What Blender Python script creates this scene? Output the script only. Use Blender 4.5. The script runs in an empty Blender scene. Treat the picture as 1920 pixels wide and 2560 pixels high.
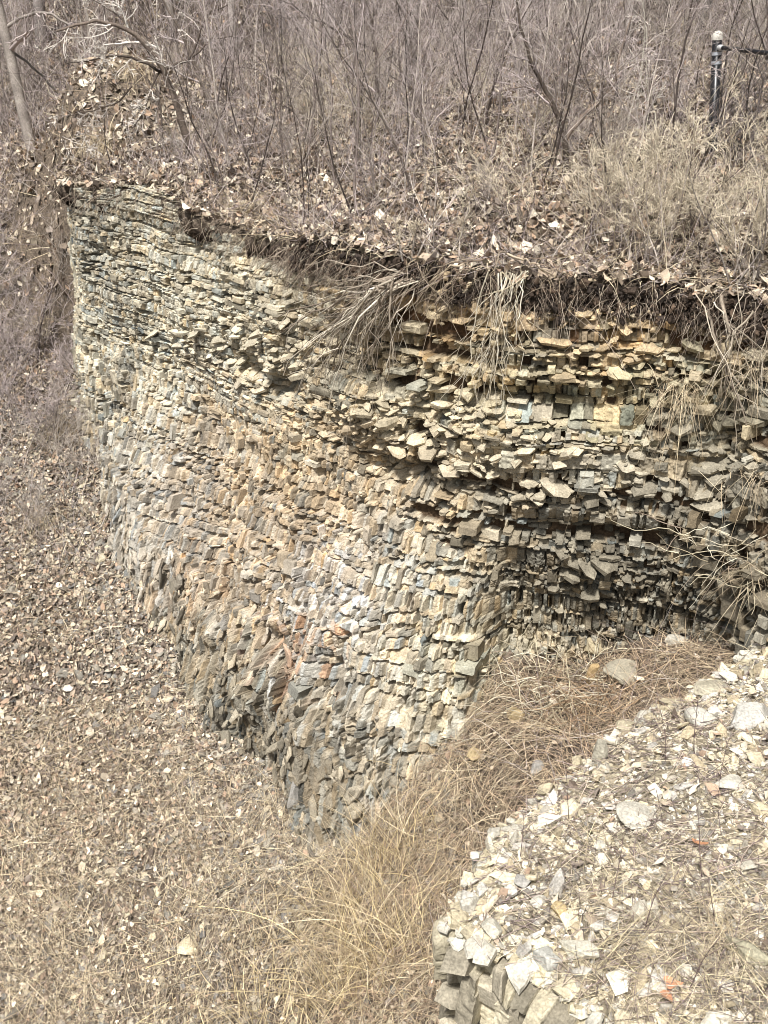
import bpy, math
import numpy as np

# ------------------------------------------------------------------ camera, sky, sun, exposure
SC = bpy.context.scene
PITCH = math.radians(24.0)
F = 2700.0                                   # focal length in photo pixels (1920 x 2560)
cam_d = bpy.data.cameras.new('camera')
cam = bpy.data.objects.new('camera', cam_d)
SC.collection.objects.link(cam)
cam_d.sensor_fit = 'VERTICAL'
cam_d.sensor_height = 36.0
cam_d.sensor_width = 27.0
cam_d.lens = 36.0 * F / 2560.0
cam_d.clip_start = 0.05
cam_d.clip_end = 600.0
cam.location = (0, 0, 0)
cam.rotation_euler = (math.pi / 2 - PITCH, 0, 0)
SC.camera = cam

SUN_EL, SUN_AZ = math.radians(60), math.radians(200)      # azimuth clockwise from +Y
world = bpy.data.worlds.new('World')
SC.world = world
world.use_nodes = True
wn = world.node_tree
bg = wn.nodes['Background']
sky = wn.nodes.new('ShaderNodeTexSky')
sky.sky_type = 'NISHITA'
sky.sun_disc = False
sky.sun_elevation = SUN_EL
sky.sun_rotation = SUN_AZ
sky.air_density = 1.0
sky.dust_density = 3.0
sky.ozone_density = 0.6
hs = wn.nodes.new('ShaderNodeHueSaturation')
hs.inputs['Saturation'].default_value = 0.35              # overcast: the cloud layer is nearly white
wn.links.new(sky.outputs[0], hs.inputs['Color'])
wn.links.new(hs.outputs[0], bg.inputs['Color'])
bg.inputs['Strength'].default_value = 0.075
sun_d = bpy.data.lights.new('sun', 'SUN')
sun_d.energy = 4.1
sun_d.angle = math.radians(6)
sun_d.color = (1.0, 0.975, 0.945)
sun = bpy.data.objects.new('sun', sun_d)
SC.collection.objects.link(sun)
sun.rotation_euler = (math.pi / 2 - SUN_EL, 0, math.pi - SUN_AZ)
SC.view_settings.view_transform = 'Standard'
SC.view_settings.look = 'None'
SC.view_settings.exposure = 0.68
SC.view_settings.gamma = 1.0
SC.render.engine = 'CYCLES'
SC.cycles.filter_width = 1.0
SC.cycles.max_bounces = 4
SC.cycles.diffuse_bounces = 3

R = np.random.default_rng(11)
CP, SP = math.cos(PITCH), math.sin(PITCH)


def ray(u, v):
    x = (np.asarray(u, float) - 960) / F
    yu = (1280 - np.asarray(v, float)) / F
    return np.stack([x + 0 * yu, CP + yu * SP, -SP + yu * CP], -1)


def project(P):
    P = np.asarray(P, float)
    d = P[..., 1] * CP - P[..., 2] * SP
    yu = P[..., 1] * SP + P[..., 2] * CP
    d = np.where(np.abs(d) < 1e-3, 1e-3, d)
    return 960 + F * P[..., 0] / d, 1280 - F * yu / d, d


def in_view(P, m=250):
    u, v, d = project(P)
    return (d > .3) & (u > -m) & (u < 1920 + m) & (v > -m) & (v < 2560 + m)


# ------------------------------------------------------------------ noise
def _h(i, j, k):
    n = (i * 374761393 + j * 668265263 + k * 2147483647 + 1013904223) & 0xFFFFFFFF
    n = ((n ^ (n >> 13)) * 1274126177) & 0xFFFFFFFF
    n = ((n ^ (n >> 16)) * 2246822519) & 0xFFFFFFFF
    return ((n ^ (n >> 15)) & 0xFFFFFF) / float(0xFFFFFF)


def noise(x, y, z=0.0):
    x, y, z = np.broadcast_arrays(np.asarray(x, float), np.asarray(y, float), np.asarray(z, float))
    xi, yi, zi = (np.floor(a).astype(np.int64) for a in (x, y, z))
    fx, fy, fz = x - xi, y - yi, z - zi
    fx, fy, fz = (f * f * (3 - 2 * f) for f in (fx, fy, fz))
    r = 0
    for a in (0, 1):
        for b in (0, 1):
            for c in (0, 1):
                r = r + _h(xi + a, yi + b, zi + c) * (fx if a else 1 - fx) * (fy if b else 1 - fy) * (fz if c else 1 - fz)
    return r * 2 - 1


def fbm(x, y, z=0.0, o=4):
    r, a = 0, 1.0
    for k in range(o):
        r = r + a * noise(np.asarray(x) * 2 ** k + 17 * k, np.asarray(y) * 2 ** k - 9 * k, np.asarray(z) * 2 ** k)
        a *= .5
    return r / 1.9


def sstep(a, b, x):
    t = np.clip((np.asarray(x, float) - a) / (b - a), 0, 1)
    return t * t * (3 - 2 * t)


def lin(r, g, b):                            # sRGB 0-255 to linear
    c = np.array([r, g, b], float) / 255
    return np.where(c <= .04045, c / 12.92, ((c + .055) / 1.055) ** 2.4)


# ------------------------------------------------------------------ mesh building
def pick(cols, N, v=.18, wts=None):
    c = np.array(cols)[R.choice(len(cols), N, p=wts)]
    return c * np.clip(1 + v * R.normal(0, 1, N), .4, 1.7)[:, None]


def patchy(f, lo, hi, seed):
    return lambda x, y: R.random(len(x)) < sstep(lo, hi, fbm(x * f, y * f, seed))


class MB:
    def __init__(self):
        self.V, self.C, self.T, self.Q, self.n = [], [], [], [], 0

    def add(self, V, faces, C):
        V = np.asarray(V, float).reshape(-1, 3)
        C = np.asarray(C, float)
        C = np.broadcast_to(C, (len(V), 3)) if C.ndim == 1 else C.reshape(-1, 3)
        for f in faces:
            f = np.asarray(f, np.int64)
            if len(f):
                (self.T if f.shape[1] == 3 else self.Q).append(f + self.n)
        self.V.append(V)
        self.C.append(C)
        self.n += len(V)

    def build(self, name, mat, parent=None, smooth=False):
        V = np.concatenate(self.V).astype(np.float32)
        C = np.concatenate(self.C)
        T = np.concatenate(self.T) if self.T else np.zeros((0, 3), np.int64)
        Q = np.concatenate(self.Q) if self.Q else np.zeros((0, 4), np.int64)
        me = bpy.data.meshes.new(name)
        me.vertices.add(len(V))
        me.vertices.foreach_set('co', V.ravel())
        me.loops.add(T.size + Q.size)
        me.loops.foreach_set('vertex_index', np.concatenate([T.ravel(), Q.ravel()]).astype(np.int32))
        me.polygons.add(len(T) + len(Q))
        ls = np.concatenate([np.arange(len(T)) * 3, T.size + np.arange(len(Q)) * 4]).astype(np.int32)
        me.polygons.foreach_set('loop_start', ls)
        me.update(calc_edges=True)
        a = me.color_attributes.new('Col', 'FLOAT_COLOR', 'POINT')
        a.data.foreach_set('color', np.concatenate([C, np.ones((len(C), 1))], 1).astype(np.float32).ravel())
        if smooth:
            me.shade_smooth()
        else:
            me.shade_flat()
        me.materials.append(mat)
        o = bpy.data.objects.new(name, me)
        SC.collection.objects.link(o)
        if parent is not None:
            o.parent = parent
        return o


def tag(o, label=None, cat=None, group=None, kind=None):
    if label:
        o['label'] = label
    if cat:
        o['category'] = cat
    if group:
        o['group'] = group
    if kind:
        o['kind'] = kind
    return o


def empty(name, loc, label, cat, group=None, rz=0.0, sc=1.0):
    o = bpy.data.objects.new(name, None)
    SC.collection.objects.link(o)
    o.location = loc
    o.rotation_euler = (0, 0, rz)
    o.scale = (sc, sc, sc)
    return tag(o, label, cat, group)


def copy_tree(o, parent=None):
    c = o.copy()
    SC.collection.objects.link(c)
    if parent is not None:
        c.parent = parent
    for ch in list(o.children):
        copy_tree(ch, c)
    return c


def mat_vc(name, rough=.9, ns=8.0, amt=.35, ns2=60.0, amt2=.25, bump=.3, bscale=40.0, bdist=.01, spec=.2, transl=0.0):
    m = bpy.data.materials.new(name)
    m.use_nodes = True
    nt = m.node_tree
    b = nt.nodes['Principled BSDF']
    b.inputs['Roughness'].default_value = rough
    b.inputs['Specular IOR Level'].default_value = spec
    at = nt.nodes.new('ShaderNodeAttribute')
    at.attribute_name = 'Col'
    tc = nt.nodes.new('ShaderNodeTexCoord')
    col = at.outputs['Color']
    for s, a, det in ((ns, amt, 4), (ns2, amt2, 3)):
        if a <= 0:
            continue
        n = nt.nodes.new('ShaderNodeTexNoise')
        n.inputs['Scale'].default_value = s
        n.inputs['Detail'].default_value = det
        nt.links.new(tc.outputs['Object'], n.inputs['Vector'])
        mr = nt.nodes.new('ShaderNodeMapRange')
        mr.inputs['From Min'].default_value = .3
        mr.inputs['From Max'].default_value = .7
        mr.inputs['To Min'].default_value = 1 - a
        mr.inputs['To Max'].default_value = 1 + a
        nt.links.new(n.outputs['Fac'], mr.inputs['Value'])
        mx = nt.nodes.new('ShaderNodeMix')
        mx.data_type = 'RGBA'
        mx.blend_type = 'MULTIPLY'
        mx.inputs['Factor'].default_value = 1
        nt.links.new(col, mx.inputs[6])
        nt.links.new(mr.outputs[0], mx.inputs[7])
        col = mx.outputs[2]
    nt.links.new(col, b.inputs['Base Color'])
    if bump > 0:
        n = nt.nodes.new('ShaderNodeTexNoise')
        n.inputs['Scale'].default_value = bscale
        n.inputs['Detail'].default_value = 5
        nt.links.new(tc.outputs['Object'], n.inputs['Vector'])
        bp = nt.nodes.new('ShaderNodeBump')
        bp.inputs['Strength'].default_value = bump
        bp.inputs['Distance'].default_value = bdist
        nt.links.new(n.outputs['Fac'], bp.inputs['Height'])
        nt.links.new(bp.outputs[0], b.inputs['Normal'])
    return m


M_ROCK = mat_vc('layered_limestone', .88, 6, .28, 70, .28, .5, 45, .012)
M_SOIL = mat_vc('soil', .95, 5, .35, 60, .4, .8, 30, .02)
M_LITTER = mat_vc('litter_ground', .95, 9, .4, 45, .5, .9, 28, .03)
M_LEAF = mat_vc('dead_leaf', .75, 12, .15, 90, .15, 0)
M_STRAW = mat_vc('dry_straw', .7, 10, .15, 0, 0, 0)
M_BARK = mat_vc('grey_bark', .9, 6, .25, 60, .35, .5, 50, .006)
M_TWIG = mat_vc('bare_twig', .85, 5, .25, 0, 0, 0)
M_BLACK = mat_vc('black_coated_steel', .35, 4, .1, 0, 0, 0, spec=.5)
M_WHITE = mat_vc('white_plastic', .45, 4, .06, 0, 0, 0, spec=.4)

# ------------------------------------------------------------------ plan of the land
def smooth_line(pts, step=.02, sig=.18):
    pts = np.array(pts, float)
    L = np.r_[0, np.cumsum(np.linalg.norm(np.diff(pts, axis=0), axis=1))]
    s = np.arange(0, L[-1], step)
    xy = np.stack([np.interp(s, L, pts[:, k]) for k in (0, 1)], 1)
    n = int(3 * sig / step)
    k = np.exp(-.5 * (np.arange(-n, n + 1) * step / sig) ** 2)
    k /= k.sum()
    out = np.stack([np.convolve(np.pad(xy[:, c], n, mode='reflect', reflect_type='odd'), k, 'valid') for c in (0, 1)], 1)
    s = np.r_[0, np.cumsum(np.linalg.norm(np.diff(out, axis=0), axis=1))]
    t = np.gradient(out, axis=0)
    t /= np.linalg.norm(t, axis=1)[:, None]
    nrm = np.stack([t[:, 1], -t[:, 0]], 1)
    return s, out, t, nrm


class Line:
    def __init__(self, pts, sig=.18, jag=0):
        self.s, self.xy, self.t, self.n = smooth_line(pts, .02, sig)
        if jag:                              # broken, stepped outline
            j = noise(self.s * 2.3, 5.5) + .6 * noise(self.s * 6, 1.5)
            self.s, self.xy, self.t, self.n = smooth_line(self.xy + self.n * (jag * j)[:, None], .02, .05)
        self.cs, self.cxy, self.cn = self.s[::8], self.xy[::8], self.n[::8]

    def at(self, s):
        f = lambda a: np.stack([np.interp(s, self.s, a[:, k]) for k in (0, 1)], -1)
        return f(self.xy), f(self.t), f(self.n)

    def sd(self, x, y):                      # signed distance (positive behind the line) and arc position
        x, y = np.broadcast_arrays(np.asarray(x, float), np.asarray(y, float))
        sh = x.shape
        p = np.stack([x.ravel(), y.ravel()], 1)
        D = np.empty(len(p))
        S = np.empty(len(p))
        for i in range(0, len(p), 20000):
            q = p[i:i + 20000]
            d = ((q[:, None, :] - self.cxy[None]) ** 2).sum(2)
            j = d.argmin(1)
            dv = q - self.cxy[j]
            sg = -(dv * self.cn[j]).sum(1)
            dist = np.sqrt(d[np.arange(len(q)), j])
            D[i:i + 20000] = np.where(sg >= 0, 1, -1) * np.where(dist < .12, np.abs(sg), dist)
            S[i:i + 20000] = self.cs[j]
        return D.reshape(sh), S.reshape(sh)


RIM = Line([(-14, 60), (-8.2, 30), (-6.0, 22), (-5.0, 18.0), (-4.25, 15.4), (-3.84, 14.0), (-2.7, 12.75), (-1.42, 11.2), (-.6, 10.1), (.14, 9.25),
            (.7, 8.85), (1.05, 8.68), (1.6, 8.55), (2.2, 8.45), (2.75, 8.2), (3.25, 7.6), (3.75, 6.8), (4.6, 5.6), (7, 3.2), (12, 0)])
EDGE = Line([(7.5, 9.5), (4.5, 8.3), (2.96, 7.16), (2.15, 6.6), (1.45, 6.0), (.98, 5.45), (.67, 5.15), (.45, 4.72), (.28, 4.52), (.42, 4.43), (.64, 4.31),
             (1.0, 4.06), (1.4, 3.78), (2.1, 3.2), (4.0, 2.0), (8, 0)], .07, .07)
S_A = RIM.sd(np.array([-3.84]), np.array([14.0]))[1][0]
S_B = S_A - .9                                # where the rock of the corner runs out into the hillside
S_C = RIM.sd(np.array([1.08]), np.array([8.66]))[1][0]
S_R = RIM.sd(np.array([3.0]), np.array([7.9]))[1][0]


def smax(a, b, k):
    h = np.clip(.5 + .5 * (a - b) / k, 0, 1)
    return b + (a - b) * h + k * h * (1 - h)


def T0(x, y):
    talus = -12.7 + .144 * x + .59 * y
    gully = -5.3 + .9 * np.minimum(x - 1.17, 0) + .62 * np.maximum(x - 1.75, 0) + .24 * (y - 8.5) * sstep(1.6, .6, x)
    cap = -4.55 + .02 * x
    gully = cap - smax(cap - gully, 0 * gully, .5)
    gully = np.where(y > 9.5, gully - (y - 9.5) * 3, gully)
    z = smax(talus, gully, .45) - .32 * np.exp(-((x + .55) ** 2 / .35 + (y - 8.2) ** 2 / .5))
    return z + .16 * np.exp(-((x + 2.0) ** 2 / .5 + (y - 9.2) ** 2 / .8))


def T(x, y):                                 # talus slope and gully
    return T0(x, y) + .10 * fbm(x * .55, y * .55, 3) + .05 * fbm(x * 2.2, y * 2.2, 8)


def P(x, y):                                 # wooded slope behind the cliff top
    sd, s = RIM.sd(x, y)
    pl = (x - .14) * .75 + (y - 9.25) * .66
    w = sstep(-.6, 1.6, x)
    d = pl * (1 - w) + sd * w
    d = np.maximum(d, -1.5)
    z = -1.74 + .19 * d + .007 * np.maximum(d, 0) ** 2
    z = z + 1.0 * np.exp(-((x + 3.95) ** 2 / 1.3 + (y - 16.9) ** 2 / 2.2)) + .2 * np.exp(-((x + 2.4) ** 2 / 1.2 + (y - 12.9) ** 2 / 1.6))
    z = z - .12 * np.exp(-((x + 1.1) ** 2 / .6 + (y - 11.2) ** 2 / .8)) - .25 * np.exp(-((x - 3.6) ** 2 / .6 + (y - 7.6) ** 2 / .6))
    z = z + .14 * fbm(x * .5, y * .5, 1) + .05 * fbm(x * 2.5, y * 2.5, 5)
    tt = T(x, y)
    wid = .12 + np.clip((S_B - s) * .75, 0, 2.4)
    k = sstep(-wid, .25, sd)
    z = np.where(s < S_B, tt + (np.maximum(z, tt) - tt) * k, z)
    return np.where(s < S_B, np.maximum(z, tt) + .015, z)


def lip_w(x, y, s):
    return .16 + .12 * noise(s * 1.3, 3.3) + .06 * noise(s * 5, 1.1)


def L(x, y):                                 # near rock ledge
    sd, s = EDGE.sd(x, y)
    return -4.4 + .05 * (x - 1) + .07 * fbm(x * 1.1, y * 1.1, 2) + .03 * fbm(x * 5, y * 5, 2) - .10 * np.exp(-np.maximum(sd, 0) / .12)


def surf(kind, x, y):
    return {'T': T, 'P': P, 'L': L}[kind](x, y)


def hit(u, v, kind):
    d = ray(u, v)
    t = np.arange(2, 45, .02)
    X = d[None] * t[:, None]
    z = surf(kind, X[:, 0], X[:, 1])
    i = np.argmax(X[:, 2] <= z)
    p = X[i].copy()
    p[2] = z[i]
    return p


def graded(lo, a, b, hi, fine, grow=1.12):
    mid = list(np.arange(a, b, fine))
    st, r = fine, []
    x = mid[-1]
    while x < hi:
        st *= grow
        x += st
        r.append(x)
    st, l = fine, []
    x = a
    while x > lo:
        st *= grow
        x -= st
        l.append(x)
    return np.array(l[::-1] + mid + r)


def grid_faces(nx, ny):
    i = np.arange(nx - 1)[:, None] * ny + np.arange(ny - 1)[None]
    i = i.ravel()
    return np.stack([i, i + ny, i + ny + 1, i + 1], 1)


C_LIT1, C_LIT3 = lin(118, 105, 91), lin(74, 66, 58)


def ground_cols(x, y):
    a = (.5 + .5 * fbm(x * 1.3, y * 1.3, 6))[:, None]
    b = (.5 + .5 * fbm(x * 6, y * 6, 9))[:, None]
    return (C_LIT1 * a + C_LIT3 * (1 - a)) * (.7 + .6 * b)


# lower ground: talus, gully and the slope on the left
gx, gy = graded(-70, -6.5, 4.2, 30, .06), graded(-2, 3.0, 16, 110, .06)
X, Y = (a.ravel() for a in np.meshgrid(gx, gy, indexing='ij'))
sd, s_ = RIM.sd(X, Y)
Z = T(X, Y)
under = sstep(.25, .7, sd)
under = np.where(s_ < S_B, sstep(-.2, .8, sd) * .25, under)
Z = np.where(s_ < S_B, Z - under, Z)
Z = np.where((sd > .2) & (s_ >= S_B), Z * (1 - under) + np.minimum(Z, P(X, Y) - 1.2) * under, Z)
sdl, sl = EDGE.sd(X, Y)
Z = np.where((sdl > .15) & (Y < 9), np.minimum(Z, -4.75), Z)
m = MB()
a = (.5 + .5 * fbm(X * 1.1, Y * 1.1, 4))[:, None]
cols = ground_cols(X, Y)
m.add(np.stack([X, Y, Z], 1), [grid_faces(len(gx), len(gy))], cols * (.75 + .4 * a))
tag(m.build('talus_slope', M_LITTER, smooth=True), kind='structure')

# upper ground
gx, gy = graded(-14, -5.4, 5.2, 60, .05), graded(5.0, 7.0, 17, 110, .05)
X, Y = (a.ravel() for a in np.meshgrid(gx, gy, indexing='ij'))
sd, s_ = RIM.sd(X, Y)
Z = P(X, Y)
lw = np.where(s_ < S_B, .40 + np.clip((S_B - s_) * .75, 0, 2.4), lip_w(X, Y, s_))
keep = sd > -lw
fc = grid_faces(len(gx), len(gy))
fc = fc[keep[fc].all(1)]
# soil edge: boundary edges get a crumbling skirt that folds back under
e = np.concatenate([fc[:, [0, 1]], fc[:, [1, 2]], fc[:, [2, 3]], fc[:, [3, 0]]])
key = np.sort(e, 1)
_, inv, cnt = np.unique(key[:, 0] * len(X) + key[:, 1], return_inverse=True, return_counts=True)
be = e[cnt[inv] == 1]
be = be[(np.abs(sd[be]).max(1) < 1.2) & (s_[be].min(1) > S_A - 1)]
V = np.stack([X, Y, Z], 1)
V[:, 2] -= np.where(keep, .10 * np.exp(-np.maximum(sd + lw, 0) / .08), 0)
used = np.unique(be)
rmap = np.full(len(X), -1)
rmap[used] = np.arange(len(used))
nn = RIM.at(s_[used])[2]
V2 = V[used].copy()
dn = .10 + .10 * (noise(s_[used] * 3, 7.7) + 1) * .5
V2[:, 2] -= dn
V2 += R.normal(0, .03, V2.shape)
V2[:, :2] -= nn * .05
V3 = V2.copy()
V3[:, 2] -= .16
V3[:, :2] -= nn * .35
V3 += R.normal(0, .03, V3.shape)
ground = MB()
g_c = ground_cols(X, Y)
soil_c = lin(60, 50, 42)
ground.add(V, [fc], g_c)
n0 = len(V)
q = np.stack([be[:, 1], be[:, 0], n0 + rmap[be[:, 0]], n0 + rmap[be[:, 1]]], 1)
q2 = np.stack([n0 + rmap[be[:, 1]], n0 + rmap[be[:, 0]], n0 + len(used) + rmap[be[:, 0]], n0 + len(used) + rmap[be[:, 1]]], 1)
ground.Q += [q, q2]
ground.V += [V2, V3]
ground.C += [np.tile(soil_c, (len(used), 1)) * .8, np.tile(soil_c, (len(used), 1)) * .7]
ground.n += 2 * len(used)
tag(ground.build('hillside', M_LITTER, smooth=True), kind='structure')

# ledge top
gx, gy = np.arange(.1, 9, .05), np.arange(-.5, 9.5, .05)
X, Y = (a.ravel() for a in np.meshgrid(gx, gy, indexing='ij'))
sd, s_ = EDGE.sd(X, Y)
keep = sd > -.03
fc = grid_faces(len(gx), len(gy))
fc = fc[keep[fc].all(1)]
m = MB()
b = (.5 + .5 * fbm(X * 5, Y * 5, 2))[:, None]
m.add(np.stack([X, Y, L(X, Y)], 1), [fc], (lin(150, 140, 120) * b + lin(96, 88, 74) * (1 - b)))
tag(m.build('ledge_ground', M_LITTER, smooth=True), kind='structure')

# ------------------------------------------------------------------ rock walls
def wall_off(s, z, ztop):
    """how far the cliff surface stands out from the rim line"""
    t = np.maximum(ztop - z, 0)
    w_main = sstep(S_A - .2, S_A + 2.2, s)
    past = sstep(S_C - .10, S_C + .14, s)
    low = np.maximum(t - 2.3, 0)
    off = .14 + .02 * t + (.04 + .26 * w_main) * low * (1 - past)
    off = off + past * (.06 * sstep(.3, 1.6, t) - .26 * sstep(2.1, 3.3, t))
    off = off - .12 * past * sstep(.1, .5, .6 - t)
    rgt = sstep(S_R - .1, S_R + .7, s)
    off = off + rgt * (.12 * t + .12 * sstep(1.9, 3, t))
    off = off + .16 * fbm(s * .9, z * .7, 2.2) + .07 * fbm(s * 2.4, z * 1.6, 4.1)
    low2 = sstep(2.6, 3.6, t) * (1 - past)
    off = off + low2 * .13 * fbm(s * 3.2, z * .6, 7.0) + low2 * .05 * fbm(s * 9, z * 1.5, 9.0)
    # hollows and ledges seen in the face
    for (cs, ct, rs, rt, a) in HOLLOWS:
        off = off + a * np.exp(-((s - cs) / rs) ** 2 - ((t - ct) / rt) ** 2)
    return off


HOLLOWS = []


def rim_top(s):
    xy = RIM.at(s)[0]
    sd_in = xy - RIM.at(s)[2] * .12
    return P(sd_in[..., 0], sd_in[..., 1]) - .04


_gs = np.arange(S_A - 2.6, S_R + 5.0, .06)
_gt = rim_top(_gs)


def ztop_f(s):
    return np.interp(s, _gs, _gt)


def wall_pt(s, z, extra=0.0):
    xy, t, n = RIM.at(s)
    o = wall_off(s, z, ztop_f(s)) + extra
    p = xy + n * o[..., None]
    return np.concatenate([p, np.asarray(z)[..., None]], -1)


def wall_from_px(u, v):
    return _wp[np.argmin((_wu - u) ** 2 + (_wv - v) ** 2)]


def make_index():
    global _wp, _wu, _wv, _ws, _wt
    s, t = (a.ravel() for a in np.meshgrid(np.arange(S_A - .6, S_R + 1.2, .05), np.arange(0, 6.6, .05), indexing='ij'))
    z = ztop_f(s) - t
    _wp = wall_pt(s, z)
    _wu, _wv, d = project(_wp)
    _ws, _wt = s, t


make_index()
for (u, v, rs, rt, a) in ((640, 640, .35, .16, -.22), (690, 800, .3, .2, .12), (600, 910, .35, .12, -.14), (690, 1600, .16, .14, -.26), (700, 970, .25, .1, -.22),
                          (900, 1000, .4, .25, .2), (1010, 1180, .5, .10, -.2), (1300, 1010, .5, .12, -.16), (1500, 1330, .6, .12, -.15), (1150, 900, .3, .08, -.12),
                          (540, 1350, .15, .3, -.16), (800, 1700, .2, .3, -.22), (1800, 1130, .25, .5, -.2), (300, 900, .2, .4, .12), (250, 640, .25, .1, -.12),
                          (620, 1740, .2, .25, .2), (560, 1560, .18, .2, .22), (880, 1800, .2, .3, .14), (590, 2010, .55, .8, -.42)):
    i = np.argmin((_wu - u) ** 2 + (_wv - v) ** 2)
    HOLLOWS.append((_ws[i], _wt[i], rs, rt, a))
make_index()

# colour regions of the rock (staining, and the recess's shade as darker colour): u, v of the wall point, radii, colour, weight
STAIN_SHADE = [
    (300, 560, 300, 180, lin(205, 196, 168), 1.0), (330, 900, 150, 300, lin(214, 202, 168), 1.0), (600, 750, 250, 200, lin(196, 184, 152), 1.0),
    (250, 560, 90, 60, lin(96, 92, 84), 1.3), (260, 640, 90, 40, lin(86, 82, 74), 1.2), (270, 520, 70, 35, lin(90, 88, 80), 1.0),
    (620, 1250, 200, 180, lin(208, 172, 118), 1.3), (760, 1100, 200, 140, lin(206, 182, 138), 1.1), (880, 1230, 180, 130, lin(196, 168, 124), 1.0),
    (420, 1200, 170, 170, lin(178, 172, 164), 1.4), (330, 1350, 160, 160, lin(160, 150, 132), 1.2), (900, 1450, 150, 130, lin(200, 192, 182), 1.0),
    (820, 1480, 60, 60, lin(212, 210, 210), .8), (640, 1450, 110, 130, lin(172, 158, 136), 1.2), (500, 1420, 45, 50, lin(196, 144, 80), 1.3),
    (722, 1640, 36, 50, lin(190, 124, 70), 1.7), (560, 1600, 60, 100, lin(214, 190, 146), 1.2), (480, 1700, 150, 150, lin(128, 120, 100), 1.4),
    (640, 1850, 160, 130, lin(122, 112, 92), 1.3), (880, 1690, 110, 130, lin(170, 166, 158), 1.3), (800, 1850, 90, 130, lin(148, 128, 92), 1.3),
    (960, 1800, 120, 130, lin(200, 188, 162), 1.0), (1130, 1500, 180, 230, lin(204, 186, 146), 1.3), (1000, 1650, 150, 150, lin(204, 190, 156), 1.1),
    (1200, 780, 280, 70, lin(208, 174, 118), 1.4), (1500, 800, 250, 70, lin(206, 172, 114), 1.4), (1330, 900, 300, 70, lin(196, 176, 128), 1.3),
    (1450, 1000, 280, 60, lin(176, 166, 112), 1.3), (1130, 1030, 150, 60, lin(226, 206, 164), 1.5), (1400, 1120, 260, 70, lin(188, 172, 138), 1.2),
    (1700, 1150, 160, 120, lin(176, 166, 140), 1.1), (1500, 1300, 300, 80, lin(136, 126, 104), 1.3), (1500, 1450, 280, 110, lin(110, 102, 82), 1.6),  # last two entries paint the shade of the recess into the rock
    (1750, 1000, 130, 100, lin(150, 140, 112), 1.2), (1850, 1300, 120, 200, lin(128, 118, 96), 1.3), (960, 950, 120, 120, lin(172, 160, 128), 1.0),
    (1200, 1650, 60, 120, lin(128, 128, 98), 1.2), (900, 1950, 200, 100, lin(140, 130, 108), 1.2),
]


def stain_shade(P3, jit=45):
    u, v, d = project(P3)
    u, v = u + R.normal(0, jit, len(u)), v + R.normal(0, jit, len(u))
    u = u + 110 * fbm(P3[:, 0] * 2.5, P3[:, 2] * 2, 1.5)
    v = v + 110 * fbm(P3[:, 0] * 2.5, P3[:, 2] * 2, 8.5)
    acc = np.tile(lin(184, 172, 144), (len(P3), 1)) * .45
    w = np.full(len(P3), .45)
    for (a, b, ra, rb, c, k) in STAIN_SHADE:
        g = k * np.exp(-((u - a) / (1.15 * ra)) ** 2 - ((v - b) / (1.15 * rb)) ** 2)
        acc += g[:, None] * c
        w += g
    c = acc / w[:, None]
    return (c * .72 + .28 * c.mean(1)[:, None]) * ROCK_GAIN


ROCK_GAIN = .80
ga, gb = np.array([0, .13, .87, 1.0]), np.array([0, .15, .85, 1.0])


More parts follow.
